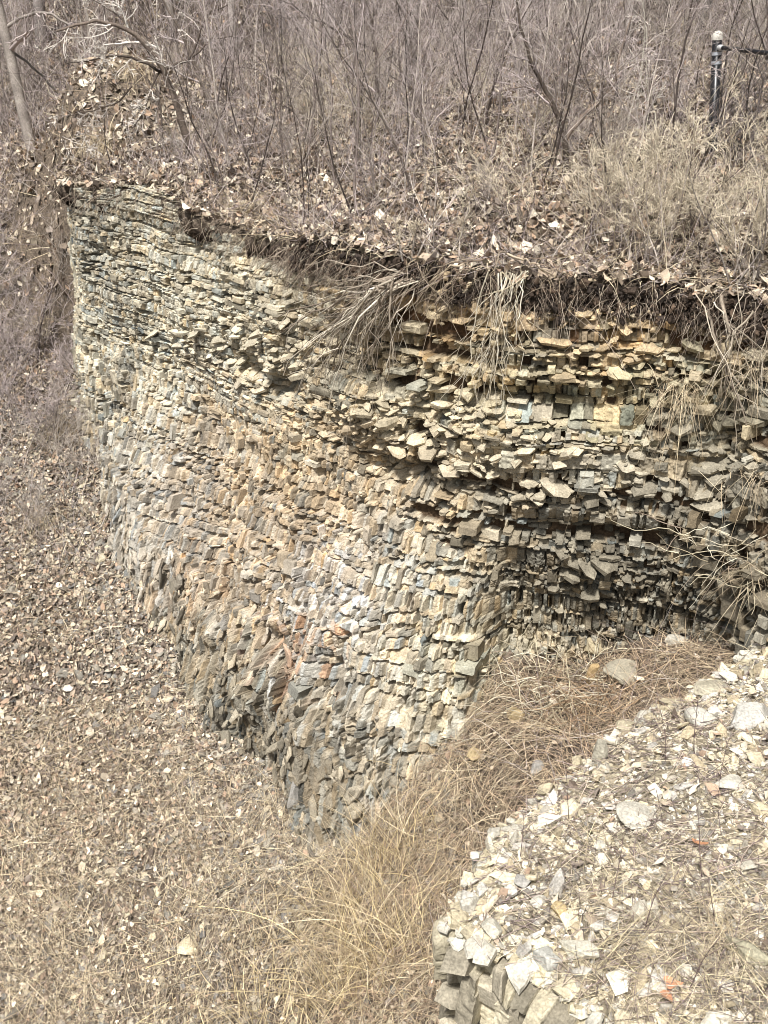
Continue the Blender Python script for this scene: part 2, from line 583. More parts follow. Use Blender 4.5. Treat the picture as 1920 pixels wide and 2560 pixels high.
def blocks(mb, ctr, tan, up, nrm, w, h, prot, depth, colr, rough=.012, bev=.012, roll=.05, tiltx=.2, tiltz=.2, slope=None):
    """many split stone blocks at once: a 4 x 4 front with broken corners and four sides going back into the face"""
    N = len(ctr)
    a = np.tile(ga, (N, 4, 1)).transpose(0, 2, 1) + 0
    b = np.tile(gb, (N, 4, 1)) + 0
    a[:, 1:3] += R.uniform(-.1, .1, (N, 2, 4)) + R.uniform(-.14, .14, (N, 2, 1))
    b[:, :, 1:3] += R.uniform(-.1, .1, (N, 4, 2)) + R.uniform(-.1, .1, (N, 1, 2))
    a += R.uniform(-.05, .05, (N, 4, 4))
    b += R.uniform(-.06, .06, (N, 4, 4))
    a = (a - .5) * w[:, None, None]
    b = (b - .5) * h[:, None, None]
    ring = np.ones((4, 4))
    ring[1:3, 1:3] = 0
    cor = np.zeros((4, 4))
    cor[0, 0] = cor[0, 3] = cor[3, 0] = cor[3, 3] = 1
    bv = np.minimum(bev, .25 * np.minimum(w, h))[:, None, None]
    d = prot[:, None, None] - ring[None] * bv * R.uniform(.1, 1.6, (N, 4, 4)) - cor[None] * bv * R.uniform(0, 2.0, (N, 4, 4))
    d = d + R.normal(0, 1, (N, 4, 4)) * rough * .35
    tx = R.normal(0, tiltx, N)[:, None, None] if np.isscalar(tiltx) else (R.normal(0, 1, N) * tiltx)[:, None, None]
    tz = R.normal(0, tiltz, N)[:, None, None]
    if slope is not None:
        tz = tz + slope[:, None, None]
    d = d + a * tx + b * tz
    rl = (R.normal(0, 1, N) * roll)[:, None, None]
    a, b = a - b * rl, b + a * rl
    V = ctr[:, None, None] + tan[:, None, None] * a[..., None] + up[:, None, None] * b[..., None] + nrm[:, None, None] * d[..., None]
    bi = [(0, 0), (1, 0), (2, 0), (3, 0), (3, 1), (3, 2), (3, 3), (2, 3), (1, 3), (0, 3), (0, 2), (0, 1)]
    ii, jj = np.array([i for i, _ in bi]), np.array([j for _, j in bi])
    front_b = V[:, ii, jj]
    dd = (d[:, ii, jj] + depth[:, None])
    back = front_b - nrm[:, None] * dd[..., None]
    VV = np.concatenate([V.reshape(N, 16, 3), back], 1)
    f = []
    for i in range(3):
        for j in range(3):
            f.append([i * 4 + j, (i + 1) * 4 + j, (i + 1) * 4 + j + 1, i * 4 + j + 1])
    fi = ii * 4 + jj
    for k in range(12):
        k2 = (k + 1) % 12
        f.append([fi[k2], fi[k], 16 + k, 16 + k2])
    f = np.array(f)
    Fc = (f[None] + (np.arange(N) * 28)[:, None, None]).reshape(-1, 4)
    cc = np.repeat(colr[:, None], 28, 1) * R.uniform(.9, 1.1, (N, 28, 1))
    mb.add(VV.reshape(-1, 3), [Fc], cc.reshape(-1, 3))


def lay_beds(s0, s1, depth_max, thick, width, warp, seed):
    """beds from the rim down; returns block centres (s, t), sizes and the bed number"""
    r = np.random.default_rng(seed)
    out = []
    t, k = 0.0, 0
    while t < depth_max:
        h = thick(r, t)
        s = s0 - r.uniform(0, .2)
        ws = width(r, h, int((s1 - s0) / .03))
        e = np.cumsum(ws) + s
        e = np.r_[s, e[e < s1]]
        sc, w = (e[1:] + e[:-1]) / 2, np.diff(e)
        out.append(np.stack([sc, np.full(len(sc), t + h / 2), w, np.full(len(sc), h), np.full(len(sc), k)], 1))
        t += h
        k += 1
    return np.concatenate(out)


def zone_low(s, t):                          # soft shaly rock at the foot of the main face
    tb = 3.35 + .5 * sstep(S_A, S_A + 2.5, s) + .9 * sstep(S_C - 2.3, S_C - 1.0, s) + .35 * fbm(s * 2, 4.4)
    return (t > tb) & (s < S_C + .1)


def zone_right(s, t):                        # thick slabs with earth between, right of the big roots
    return (s > S_C - 1.5 + .35 * noise(t * 2, 2.2) + .3 * t) & (t < 2.35 + .15 * noise(s * 2, 9.1))


def place(bl, sysname, mb):
    s, t, w, h, k = bl.T
    zt = ztop_f(s)
    warp = .10 * fbm(s * .5, k * 0.02, 1.0) + .03 * noise(s * 2.2, k * .13)
    hb = .018 if sysname == 'thin' else .03
    du, dl = hb * noise(s * 6, k * 1.7) + .02 * noise(s * 1.7, k * 1.7), hb * noise(s * 6, (k + 1) * 1.7) + .02 * noise(s * 1.7, (k + 1) * 1.7)
    h = np.maximum(h + (dl - du) * np.minimum(1, h / .08), .016)
    t = t + (du + dl) / 2
    z = zt * .25 + .75 * (-1.74) - t + warp
    t = zt - z
    sdw = RIM.at(s)[0]
    zb = T0(sdw[:, 0], sdw[:, 1])
    low, rgt = zone_low(s, t), zone_right(s, t)
    ok = (t > -.02) & (z > -9.2)
    if sysname == 'thin':
        ok &= ~low & ~rgt
        ok &= ((s > S_C - .1) & (R.random(len(s)) < .16)) | (s > S_R + 1.5) | ((fbm(s * 1.1, t * 1.5, 44) > .12) & (R.random(len(s)) < .5)) | (R.random(len(s)) < .06)
    elif sysname == 'slab':
        ok &= rgt & ~low
    else:
        ok &= low
    s, t, w, h, k, z = (q[ok] for q in (s, t, w, h, k, z))
    N = len(s)
    xy, tg, nn = RIM.at(s)
    off = wall_off(s, z, ztop_f(s))
    ctr = np.stack([xy[:, 0] + nn[:, 0] * off, xy[:, 1] + nn[:, 1] * off, z], 1)
    slope = np.clip((wall_off(s, z + h / 2, ztop_f(s)) - wall_off(s, z - h / 2, ztop_f(s))) / h, -.6, .4) * .8
    bedn = _h(k.astype(np.int64), 3, 5) - .5
    if sysname == 'thin':
        colm = sstep(1.9, 2.6, t)            # blocky, broken part
        amp = .009 + .022 * colm + .016 * sstep(.0, .6, fbm(s * 1.4, t * 1.6, 3))
        prot = R.normal(0, 1, N) * amp * np.where(R.random(N) < .25, 1.8, .7) + bedn * (.03 + .01 * colm) + (.02 + colm * .07) * fbm(s * 8, t * 1.4, 6.6) + .03 * noise(s * 3, t * 5)
        miss = R.random(N) < .05 + .07 * colm + .14 * sstep(.1, .6, fbm(s * 1.2, t * 2.2, 12))
        roll, bev = .02 + .025 * colm, .008
    elif sysname == 'slab':
        prot = R.normal(0, 1, N) * .045 + bedn * .22 + .02
        miss = (R.random(N) < .85 + .2 * (bedn < -.1)) | (t < .3)
        roll, bev = .025, .014
    else:
        prot = R.normal(0, 1, N) * .03 + .03 * fbm(s * 9, t * 2, 6)
        miss = R.random(N) < .9
        roll, bev = .14, .02
    c = stain_shade(ctr)
    v = 1 + .20 * R.normal(0, 1, N) + .16 * bedn
    c = c * np.clip(v, .5, 1.5)[:, None]
    warm = R.normal(0, .05, N)
    c = c * np.stack([1 + warm, 1 + 0 * warm, 1 - 1.3 * warm], 1)
    dark = (R.random(N) < .10)
    c = c * np.where(dark, .55, 1)[:, None]
    kp = ~miss
    gap = .003 + .018 * R.random(N) ** 3
    up = np.tile([0, 0, 1.0], (N, 1))
    t3 = np.concatenate([tg, np.zeros((N, 1))], 1)
    n3 = np.concatenate([nn, np.zeros((N, 1))], 1)
    if sysname == 'low':
        n3[:, 2] = .25
        n3 /= np.linalg.norm(n3, axis=1)[:, None]
        up = np.cross(t3, n3)
        up *= np.sign(up[:, 2:3])
    w = np.maximum(w - gap, .02)
    h = np.maximum(h - gap * .8, .015)
    blocks(mb, ctr[kp], t3[kp], up[kp], n3[kp], w[kp], h[kp], prot[kp], np.full(kp.sum(), .16), c[kp], .014 if sysname != 'low' else .02, bev, roll[kp] if np.ndim(roll) else roll, (.06 + .12 * colm[kp]) if sysname == 'thin' else .08, .08, slope[kp])


cl = MB()
S0, S1 = S_B - .15, S_R + 4.0
place(lay_beds(S0, S1, 6.5, lambda r, t: (r.choice([.025, .04, .055, .075], p=[.2, .35, .3, .15]) if t < 2.1 else r.choice([.04, .08, .12, .165], p=[.2, .25, .3, .25])),
               lambda r, h, n: np.clip(r.lognormal(math.log(.085 if h < .08 else .068), .5, n), .022, .3), 0, 5), 'thin', cl)
place(lay_beds(S_C - 3, S1, 3.2, lambda r, t: r.choice([.03, .045, .07, .1, .13], p=[.25, .3, .25, .13, .07]),
               lambda r, h, n: np.clip(r.lognormal(math.log(.11), .5, n), .05, .42), 0, 9), 'slab', cl)
place(lay_beds(S0, S_C + .5, 8.0, lambda r, t: r.uniform(.09, .24),
               lambda r, h, n: np.clip(r.lognormal(math.log(.075), .45, n), .03, .22), 0, 13), 'low', cl)
# broken rock and earth behind the blocks: a fine stepped surface
def cells(x, y, fx, fy, seed):
    """random step height and shade per small fragment, running-bond with wavy joints"""
    y2 = y * fy + .35 * noise(x * 4, y * 4, seed)
    iy = np.floor(y2).astype(np.int64)
    x2 = x * fx + .8 * noise(x * 7, y * 7, seed + 3) + (_h(iy, 7, seed) * 9)
    ix = np.floor(x2).astype(np.int64)
    return _h(ix, iy, seed), _h(ix, iy, seed + 50), np.minimum(np.minimum(x2 - ix, 1 - x2 + ix), np.minimum(y2 - iy, 1 - y2 + iy))


s, t = np.arange(S_R + 1.6, S1, .018), np.arange(.08, 7.2, .018)
SS, TT = (a.ravel() for a in np.meshgrid(s, t, indexing='ij'))
ZZ = ztop_f(SS) - TT
c1, c2, ed = cells(SS, ZZ, 16, 17, 1)
earthy = sstep(-.1, .35, fbm(SS * 1.5, ZZ * 3, 21)) * sstep(S_C - 1.6, S_C - .4, SS)
earthy = np.maximum(earthy, sstep(.55, .2, TT) * sstep(S_C - 1.2, S_C, SS))
ex = -.055 + (.075 * c1 - .03 * sstep(.16, .0, ed)) * (1 - earthy) + .03 * fbm(SS * 7, ZZ * 9, 4) + earthy * (.03 * fbm(SS * 14, ZZ * 14, 6))
bw = wall_pt(SS, ZZ, ex)
rk = stain_shade(bw) * (.50 + .5 * c2)[:, None]
e_c = lin(104, 80, 60) * (1 - sstep(.4, 1.6, TT))[:, None] + lin(84, 74, 60) * sstep(.4, 1.6, TT)[:, None]
cl.add(bw, [grid_faces(len(s), len(t))[:, ::-1]], rk * (1 - earthy)[:, None] + e_c * earthy[:, None])

# loose platy slabs lodged in the face
def slabs(mb, ctr, tan, up, nrm, ra, rb, th, colr, n=7):
    """irregular flat stones: three rings and a centre point"""
    N = len(ctr)
    ang = (np.arange(n) / n * 2 * np.pi)[None] + R.uniform(-.3, .3, (N, n))
    rad = R.uniform(.55, 1.2, (N, n))
    rings = []
    for rr, hh in ((.85, -.5), (1.0, .1), (.74, .5)):
        r = rad * rr * R.uniform(.93, 1.07, (N, n))
        x, y = r * np.cos(ang) * ra[:, None], r * np.sin(ang) * rb[:, None]
        zz = (hh + R.uniform(-.14, .14, (N, n))) * th[:, None]
        rings.append(ctr[:, None] + tan[:, None] * x[..., None] + nrm[:, None] * y[..., None] + up[:, None] * zz[..., None])
    top = ctr + up * (th * R.uniform(.4, .65, N))[:, None]
    V = np.concatenate(rings + [top[:, None]], 1)
    fq, ft = [], []
    for k in range(n):
        k2 = (k + 1) % n
        fq += [[k, k2, n + k2, n + k], [n + k, n + k2, 2 * n + k2, 2 * n + k]]
        ft.append([2 * n + k, 2 * n + k2, 3 * n])
    offs = (np.arange(N) * (3 * n + 1))[:, None, None]
    mb.add(V.reshape(-1, 3), [(np.array(fq)[None] + offs).reshape(-1, 4), (np.array(ft)[None] + offs).reshape(-1, 3)],
           (np.repeat(colr[:, None], 3 * n + 1, 1) * R.uniform(.92, 1.08, (N, 3 * n + 1, 1))).reshape(-1, 3))


def frames(n3, tilt, N):
    """random frames whose 'up' is near n3"""
    up = n3 + R.normal(0, 1, (N, 3)) * (tilt[:, None] if np.ndim(tilt) else tilt)
    up /= np.linalg.norm(up, axis=1)[:, None]
    a = R.uniform(0, 2 * np.pi, N)
    ref = np.stack([np.cos(a), np.sin(a), 0 * a], 1)
    t = np.cross(up, ref)
    t /= np.linalg.norm(t, axis=1)[:, None]
    return t, np.cross(up, t), up


# the main face: one sheet of rock broken by bedding planes and joints
def coarse(fn, s, t, st=.045):
    cs, ct = np.arange(s[0], s[-1] + 2 * st, st), np.arange(t[0], t[-1] + 2 * st, st)
    a, b = (q.ravel() for q in np.meshgrid(cs, ct, indexing='ij'))
    G = fn(a, b).reshape(len(cs), len(ct))

    def im(x, c):
        f = (x - c[0]) / st
        i = np.minimum(f.astype(int), len(c) - 2)
        m_ = np.zeros((len(x), len(c)))
        m_[np.arange(len(x)), i] = 1 - (f - i)
        m_[np.arange(len(x)), i + 1] = f - i
        return m_
    return im(s, cs) @ G @ im(t, ct).T


def bounds(r, pick_h, n):
    return np.r_[-3, np.cumsum([pick_h(r) for _ in range(n)]) - 1.2, 50]


def bedded(S, TB, bnd, wlo, whi, seed, crk=1.0):
    """courses between bedding planes, each split by its own joints"""
    k = np.searchsorted(bnd, TB) - 1
    z0, z1 = bnd[k], bnd[np.minimum(k + 1, len(bnd) - 1)]
    f = 1 / (wlo + (whi - wlo) * _h(k, 5, seed) ** 1.5)
    x2 = S * f + 1.1 * noise(S * 5, k * 1.37 + seed) + _h(k, 9, seed) * 97 + .10 * noise(S * 26, TB * 26, seed)
    ix = np.floor(x2).astype(np.int64)
    fx = x2 - ix
    dx, dz = np.minimum(fx, 1 - fx) / f, np.minimum(TB - z0, z1 - TB)
    wx = _h(ix + (fx > .5), k, seed + 1) ** 3 * .026 * crk
    bid = k + (z1 - TB < TB - z0)
    wz = np.clip(noise(S * 1.6, bid * 3.71 + seed) + .12, 0, 1) * .034 * crk
    cx = np.minimum(.06, wx * 4) * (1 - sstep(.6, 1.05, dx / (wx / 2 + .0005)))
    cz = np.minimum(.07, wz * 4) * (1 - sstep(.6, 1.05, dz / (wz / 2 + .0005)))
    return k, ix, fx - .5, (TB - z0) / (z1 - z0) - .5, np.maximum(cx, cz), np.minimum(dx, dz)


def shingled(S, TB, bnd, wlo, whi, seed):
    """upright splinters: columns first, each broken at its own heights"""
    f = 1 / (wlo + (whi - wlo) * (.5 + .5 * noise(S * .8, TB * .5, seed)))
    f = np.round(f / 3) * 3
    x2 = S * f + .38 * fbm(S * 5, TB * 1.2, seed, 3)
    ix = np.floor(x2).astype(np.int64)
    fx = x2 - ix
    tb2 = TB + _h(ix, 3, seed) * 1.1 + .05 * (fx - .5) * (_h(ix, 8, seed) - .5) * 6
    k = np.searchsorted(bnd, tb2) - 1
    z0, z1 = bnd[k], bnd[np.minimum(k + 1, len(bnd) - 1)]
    wx = _h(ix + (fx > .5), k, seed + 1) ** 2 * .022
    dx = np.minimum(fx, 1 - fx) / f
    cx = np.minimum(.06, wx * 4) * (1 - sstep(.5, 1.1, dx / (wx / 2 + .0005)))
    return k, ix, fx - .5, (tb2 - z0) / (z1 - z0), cx, np.minimum(dx, np.minimum(tb2 - z0, z1 - tb2))


rb = np.random.default_rng(77)
B_U = bounds(rb, lambda r: r.choice([.022, .035, .05, .07, .1], p=[.2, .28, .27, .17, .08]), 160)
B_M = bounds(rb, lambda r: r.choice([.03, .06, .1, .15], p=[.2, .3, .3, .2]), 110)
B_R = bounds(rb, lambda r: r.choice([.022, .04, .065, .1, .14], p=[.26, .28, .24, .14, .08]), 120)
B_K = bounds(rb, lambda r: r.uniform(.14, .42), 40)
B_L = bounds(rb, lambda r: r.uniform(.07, .3), 60)
s, t = np.arange(S0, S_R + 1.65, .0095), np.arange(.06, 6.9, .0095)
SS, TT = np.meshgrid(s, t, indexing='ij')
sh = SS.shape
ZT = ztop_f(s)[:, None]
ZZ = ZT - TT
TB = -1.74 - ZZ + coarse(lambda a, b: .10 * fbm(a * .5, b * .3, 1.0) + .012 * noise(a * 3.5, b * 4), s, t)
OFF = coarse(lambda a, b: wall_off(a, ztop_f(a) - b, ztop_f(a)), s, t)
HB = coarse(lambda a, b: ztop_f(a) - b - T0(*RIM.at(a)[0].T), s, t)
W1, W2 = coarse(lambda a, b: fbm(a * 2, b * 2, 51), s, t), coarse(lambda a, b: fbm(a * 1.3, b * 1.6, 3), s, t)
COL = coarse(lambda a, b: fbm(a * 8, b * 1.2, 6.6), s, t, .03)
low = zone_low(SS, TT)
mid = (TT + .5 * W1 > 2.1 - .25 * sstep(S_A + 1, S_A + 4, SS)) & ~low
ku, iu, fu, gu, cu, du = bedded(SS, TB, B_U, .04, .15, 3, 1.4)
km, im_, fm, gm, cm, dm_ = bedded(SS, TB, B_M, .035, .075, 13, 1.8)
WS, WZ = SS + .05 * W1, TB + .12 * W2
kl, il, fl, gl, cl_, dl = shingled(WS + .10 * ZZ, WZ, B_L, .022, .07, 23)
K, I = np.where(low, kl + 40000, np.where(mid, km + 20000, ku)), np.where(low, il, np.where(mid, im_, iu))
rgt = zone_right(SS, TT) & ~low
kr, ir, fr, gr_, cr, dr_ = bedded(SS, TB, B_R, .05, .17, 43, 1.5)
K, I = np.where(rgt, kr + 60000, K), np.where(rgt, ir, I)
h1, h2, h3, h4, h5 = (_h(I, K, q) for q in (1, 2, 3, 4, 5))
rough = .5 + .9 * sstep(-.1, .5, W2)
aU, aM = .015 * rough, .026 * rough
spread_ = (h1 - .5) * 2 * np.where(h5 < .25, 2.2, .8)
bedp = _h(K, 77, 6) - .5
prU = aU * spread_ + bedp * .035 + fu * (h3 - .5) * .03 + gu * (h4 - .5) * .025 - np.where(h2 < .045, .06, 0) - cu
prM = aM * spread_ + bedp * .025 + .095 * COL + fm * (h3 - .5) * .05 + gm * (h4 - .4) * .03 - np.where(h2 < .06, .075, 0) - cm
ampL = .45 + .55 * sstep(.1, .9, HB)
rib = coarse(lambda a, b: 1 - np.abs(fbm(a * 4 + .4 * b, b * .8, 2.2)) * 2.6, s, t, .03)
prL = ampL * (.055 * spread_ + .06 * gl + fl * (h3 - .5) * .05 + .09 * np.clip(rib, -1, 1)) - cl_ - np.where(h2 < .05, .06, 0)
EX = np.where(low, prL, np.where(mid, prM, prU)) - .006 * (1 - sstep(0, .012, np.where(low, dl, np.where(mid, dm_, du))))
EX += .006 * noise(SS * 45, ZZ * 45, 2) + .004 * noise(SS * 95, ZZ * 95, 5)
# earth seams between the slabs on the right, and the bare soil under the turf there
seam = rgt & ((bedp < -.34 + .4 * W1) | (h2 < .07))
soil = rgt & (TT < .28 + .14 * W1 + .5 * sstep(S_C - .2, S_C - 1.6, SS) * 0) & (SS > S_C - 1.1 + .5 * W2)
seam = seam | soil
prR = .035 * spread_ + bedp * .10 + fr * (h3 - .5) * .05 + gr_ * (h4 - .5) * .04 - cr
erough = coarse(lambda a, b: fbm(a * 6, b * 8, 61), s, t, .03) * .035
EX = np.where(rgt, np.where(seam, -.075 + erough, prR) + .008 * noise(SS * 45, ZZ * 45, 2), EX)
EX -= np.where(soil, .10, 0)
xy, tg, nn = RIM.at(s)
PX = np.stack([xy[:, 0:1] + nn[:, 0:1] * (OFF + EX), xy[:, 1:2] + nn[:, 1:2] * (OFF + EX), ZZ - (EX * .0)], -1).reshape(-1, 3)
cid = (K.astype(np.int64) * 1000003 + I).ravel()
_, first, inv = np.unique(cid, return_index=True, return_inverse=True)
nc = len(first)
cc = stain_shade(PX[first], 50) * np.clip(1.03 + .17 * R.normal(0, 1, nc), .45, 1.5)[:, None] * (1 + .2 * bedp.ravel()[first])[:, None]
sf, zf = SS.ravel()[first], ZZ.ravel()[first]
damp = sstep(.15, .45, fbm(sf * 2.6, zf * .45, 91)) * .3 + sstep(.2, .5, fbm(sf * 1.4, zf * 2.6, 95)) * .22   # grey seepage streaks and darker beds
cc = cc * (1 - damp)[:, None] + cc.mean(1)[:, None] * (damp * .3)[:, None]
warm = R.normal(0, .06, nc)
cc = cc * np.stack([1 + warm, np.ones(nc), 1 - 1.3 * warm], 1)
cc = cc * np.where(R.random(nc) < .07, .6, 1)[:, None]
streak = 1 + .16 * noise(SS * 55, ZZ * 7, 4) + .12 * noise(SS * 20, ZZ * 14, 14)
cv = cc[inv] * streak.ravel()[:, None]
ec = (lin(108, 84, 62) * (.8 + .25 * noise(SS * 30, ZZ * 40, 6) + .2 * (h1 - .5)).ravel()[:, None])
ec = np.where((TT.ravel() > .6)[:, None], ec * np.array([.80, .90, .98]), ec)
cv = np.where(seam.ravel()[:, None], ec, cv)
cl.add(PX, [grid_faces(len(s), len(t))[:, ::-1]], cv)
n = 2600
s, t = R.uniform(S0 + 1.4, S_C + .2, n), R.uniform(2.8, 6.9, n)
ok = zone_low(s, t) & (fbm(s * 3, t * 2, 8) > -.35)
s, t = s[ok], t[ok]
n = len(s)
z = ztop_f(s) - t
nn, tg = RIM.at(s)[2], RIM.at(s)[1]
c = wall_pt(s, z, R.uniform(.0, .09, n))
u_ = np.concatenate([nn, R.uniform(-.1, .5, (n, 1))], 1) + R.normal(0, .28, (n, 3))
u_ /= np.linalg.norm(u_, axis=1)[:, None]
ver = np.tile([0, 0, 1.0], (n, 1)) + np.concatenate([tg * R.normal(.12, .3, n)[:, None], np.zeros((n, 1))], 1)
t_ = np.cross(ver, u_)
t_ /= np.linalg.norm(t_, axis=1)[:, None]
b_ = np.cross(u_, t_)
sz = np.clip(R.lognormal(math.log(.03), .5, n), .01, .10)
slabs(cl, c, t_, u_, b_, sz, sz * R.uniform(1.2, 3.2, n), sz * R.uniform(.4, .9, n), stain_shade(c) * np.clip(1.08 + .32 * R.normal(0, 1, n), .4, 1.8)[:, None], 6)

n = 4200
s, t = R.uniform(S0 + .5, S_R + 2.5, n), R.uniform(.1, 5.6, n)
ok = ~zone_low(s, t) & (fbm(s * 2.5, t * 2.5, 18) > .1 - .1 * (s > S_C))
s, t = s[ok], t[ok]
n = len(s)
z = ztop_f(s) - t
xy, tg, nn = RIM.at(s)
c = wall_pt(s, z, R.uniform(-.03, .035, n))
z1 = np.zeros((n, 1))
w_ = np.clip(R.lognormal(math.log(.032), .4, n), .012, .09)
h_ = np.clip(R.lognormal(math.log(.028), .5, n), .01, .1) * np.where(t > 2, 1.5, .8)
blocks(cl, c, np.concatenate([tg, z1], 1), np.tile([0, 0, 1.0], (n, 1)), np.concatenate([nn, z1], 1), w_, h_, R.uniform(.0, .03, n), np.full(n, .05),
       stain_shade(c) * np.clip(1 + .3 * R.normal(0, 1, n), .4, 1.6)[:, None], .012, .008, .09, .25, .2)

PLATY = [(600, 850, 150, 80, 120), (720, 900, 120, 50, 110), (930, 1060, 110, 80, 130), (1130, 1030, 120, 50, 90), (1180, 1160, 180, 60, 80), (1400, 1110, 250, 50, 55),
         (1600, 1180, 220, 50, 55), (1400, 1230, 200, 40, 50), (1350, 780, 330, 40, 50), (1750, 950, 120, 150, 40), (1100, 1100, 150, 60, 60), (650, 700, 150, 60, 40),
         (1500, 900, 300, 60, 50), (1850, 1150, 80, 180, 80), (1500, 1450, 200, 90, 50)]
for (u0, v0, ru, rv, n) in PLATY:
    uu, vv = R.normal(u0, ru * .6, n), R.normal(v0, rv * .6, n)
    idx = np.array([np.argmin((_wu - a) ** 2 + (_wv - b) ** 2) for a, b in zip(uu, vv)])
    ctr = _wp[idx].copy()
    nn = RIM.at(_ws[idx])[2]
    ctr[:, :2] += nn * R.uniform(-.05, .035, n)[:, None]
    ctr += R.normal(0, .02, (n, 3))
    t_, b_, u_ = frames(np.concatenate([nn * .25, np.ones((n, 1))], 1), .17, n)
    sz = np.clip(R.lognormal(math.log(.06), .45, n), .025, .16)
    col = stain_shade(ctr) * R.uniform(.85, 1.35, n)[:, None]
    slabs(cl, ctr, t_, u_, b_, sz, sz * R.uniform(.5, .9, n), sz * R.uniform(.22, .5, n), col)
tag(cl.build('cliff', M_ROCK), kind='structure')

# ledge face
def ledge_off(s, t):
    s0 = EDGE.sd(np.array([.28]), np.array([4.5]))[1][0]
    front = .10 * sstep(s0 - .1, s0 + .1, s) + .45 * sstep(s0 + .35, s0 + .75, s)
    return .02 + .08 * t + front * t + .10 * fbm(s * 1.6, t * 1.2, 6) + .05 * fbm(s * 5, t * 2, 16) + .03 * sstep(.4, 0, t)


lg = MB()
bl = lay_beds(1.5, EDGE.s[-1] - 3, 2.6, lambda r, t: r.uniform(.06, .17), lambda r, h, n: np.clip(r.lognormal(math.log(.085), .5, n), .04, .26), 0, 21)
s, t, w, h, k = bl.T
xy, tg, nn = EDGE.at(s)
zt = L(xy[:, 0], xy[:, 1])
off = ledge_off(s, t)
N = len(s)
ctr = np.stack([xy[:, 0] + nn[:, 0] * off, xy[:, 1] + nn[:, 1] * off, zt - t + .05 * noise(s * 2, k)], 1)
colr = np.tile(lin(196, 186, 164), (N, 1)) * np.clip(1 + .2 * R.normal(0, 1, N), .5, 1.4)[:, None] * .7
colr = np.where((fbm(s * 3, t * 2, 3) > .2)[:, None], colr * .75 * np.array([.97, 1, 1.04]), colr)
kp = R.random(N) > .72
z1 = np.zeros((N, 1))
n3 = np.concatenate([nn, z1 + .25], 1)
n3 /= np.linalg.norm(n3, axis=1)[:, None]
t3 = np.concatenate([tg, z1], 1)
up = np.cross(t3, n3)
up *= np.sign(up[:, 2:3])
blocks(lg, ctr[kp], t3[kp], up[kp], n3[kp], w[kp] - .004, h[kp] - .004, (R.normal(0, .035, N) + .04 * fbm(s * 8, t * 1.5, 5))[kp], np.full(kp.sum(), .25), colr[kp], .02, .03, .12, .3, .3)
s, t = np.arange(1.5, EDGE.s[-1] - 3, .009), np.arange(-.02, 2.4, .009)
SS, TT = np.meshgrid(s, t, indexing='ij')
kl, il, fl, gl, cl_, dl = shingled(SS, TT + .05 * noise(SS * 3, TT * 3), B_K, .06, .13, 33)
h1, h3 = _h(il, kl, 1), _h(il, kl, 3)
xy, tg, nn = EDGE.at(s)
o = coarse(ledge_off, s, t) * sstep(.0, .12, TT) - .05 * (1 - sstep(.0, .12, TT)) - .02 + (.15 * (h1 - .5) + .07 * (gl - .5) + fl * (h3 - .5) * .16 - cl_ + .05 * noise(SS * 6, TT * 5, 3) + .012 * noise(SS * 30, TT * 30, 3)) * sstep(-.02, .10, TT)
PX = np.stack([xy[:, 0:1] + nn[:, 0:1] * o, xy[:, 1:2] + nn[:, 1:2] * o, L(xy[:, 0], xy[:, 1])[:, None] - TT + .0 * o], -1).reshape(-1, 3)
_, first, inv = np.unique((kl.astype(np.int64) * 1000003 + il).ravel(), return_index=True, return_inverse=True)
lg.add(PX, [grid_faces(len(s), len(t))[:, ::-1]], pick([lin(196, 186, 160), lin(170, 164, 150), lin(206, 196, 170), lin(150, 142, 124)], len(first), .12)[inv] * .72)
# rim stones of the ledge
n = 3200
s = R.uniform(2.0, EDGE.s[-1] - 3, n)
xy, tg, nn = EDGE.at(s)
d = np.where(R.random(n) < .8, np.abs(R.normal(.02, .16, n)), R.normal(.0, .05, n)).clip(-.07)
p = xy - nn * d[:, None]
ctr = np.stack([p[:, 0], p[:, 1], L(xy[:, 0], xy[:, 1]) - np.maximum(-d - .08, 0) * 1.6 + R.uniform(-.04, .03, n)], 1)
t_, b_, u_ = frames(np.concatenate([nn * .4, np.ones((n, 1))], 1), .3, n)
sz = np.clip(R.lognormal(math.log(.036), .5, n), .014, .11)
slabs(lg, ctr, t_, u_, b_, sz, sz * R.uniform(.55, .95, n), sz * R.uniform(.3, .7, n), pick([lin(218, 206, 176), lin(206, 200, 184), lin(190, 178, 150), lin(226, 220, 202)], n, .1) * .68)
tag(lg.build('rock_ledge', M_ROCK), kind='structure')

# ------------------------------------------------------------------ loose ground cover (uncountable)
def scatter(kind, box, dens, margin=200, reg=None):
    x0, x1, y0, y1 = box
    n = int((x1 - x0) * (y1 - y0) * dens)
    x, y = R.uniform(x0, x1, n), R.uniform(y0, y1, n)
    z = surf(kind, x, y)
    p = np.stack([x, y, z], 1)
    ok = in_view(p, margin)
    if kind == 'P':
        sd, s = RIM.sd(x, y)
        lw = np.where(s < S_B, .05 + np.clip((S_B - s) * .7, 0, 2.2), lip_w(x, y, s))
        ok &= sd > -lw
    elif kind == 'T':
        sd, s = RIM.sd(x, y)
        ok &= (sd < -.1) | ((s < S_B) & (sd < .3))
        sdl, _ = EDGE.sd(x, y)
        ok &= (sdl < -.02) | (y > 9)
    else:
        sd, s = EDGE.sd(x, y)
        ok &= sd > -.02
    if reg is not None:
        ok &= reg(x, y)
    return p[ok]


def normals(kind, p, e=.05):
    x, y = p[:, 0], p[:, 1]
    dx = (surf(kind, x + e, y) - surf(kind, x - e, y)) / (2 * e)
    dy = (surf(kind, x, y + e) - surf(kind, x, y - e)) / (2 * e)
    n = np.stack([-dx, -dy, np.ones(len(x))], 1)
    return n / np.linalg.norm(n, axis=1)[:, None]


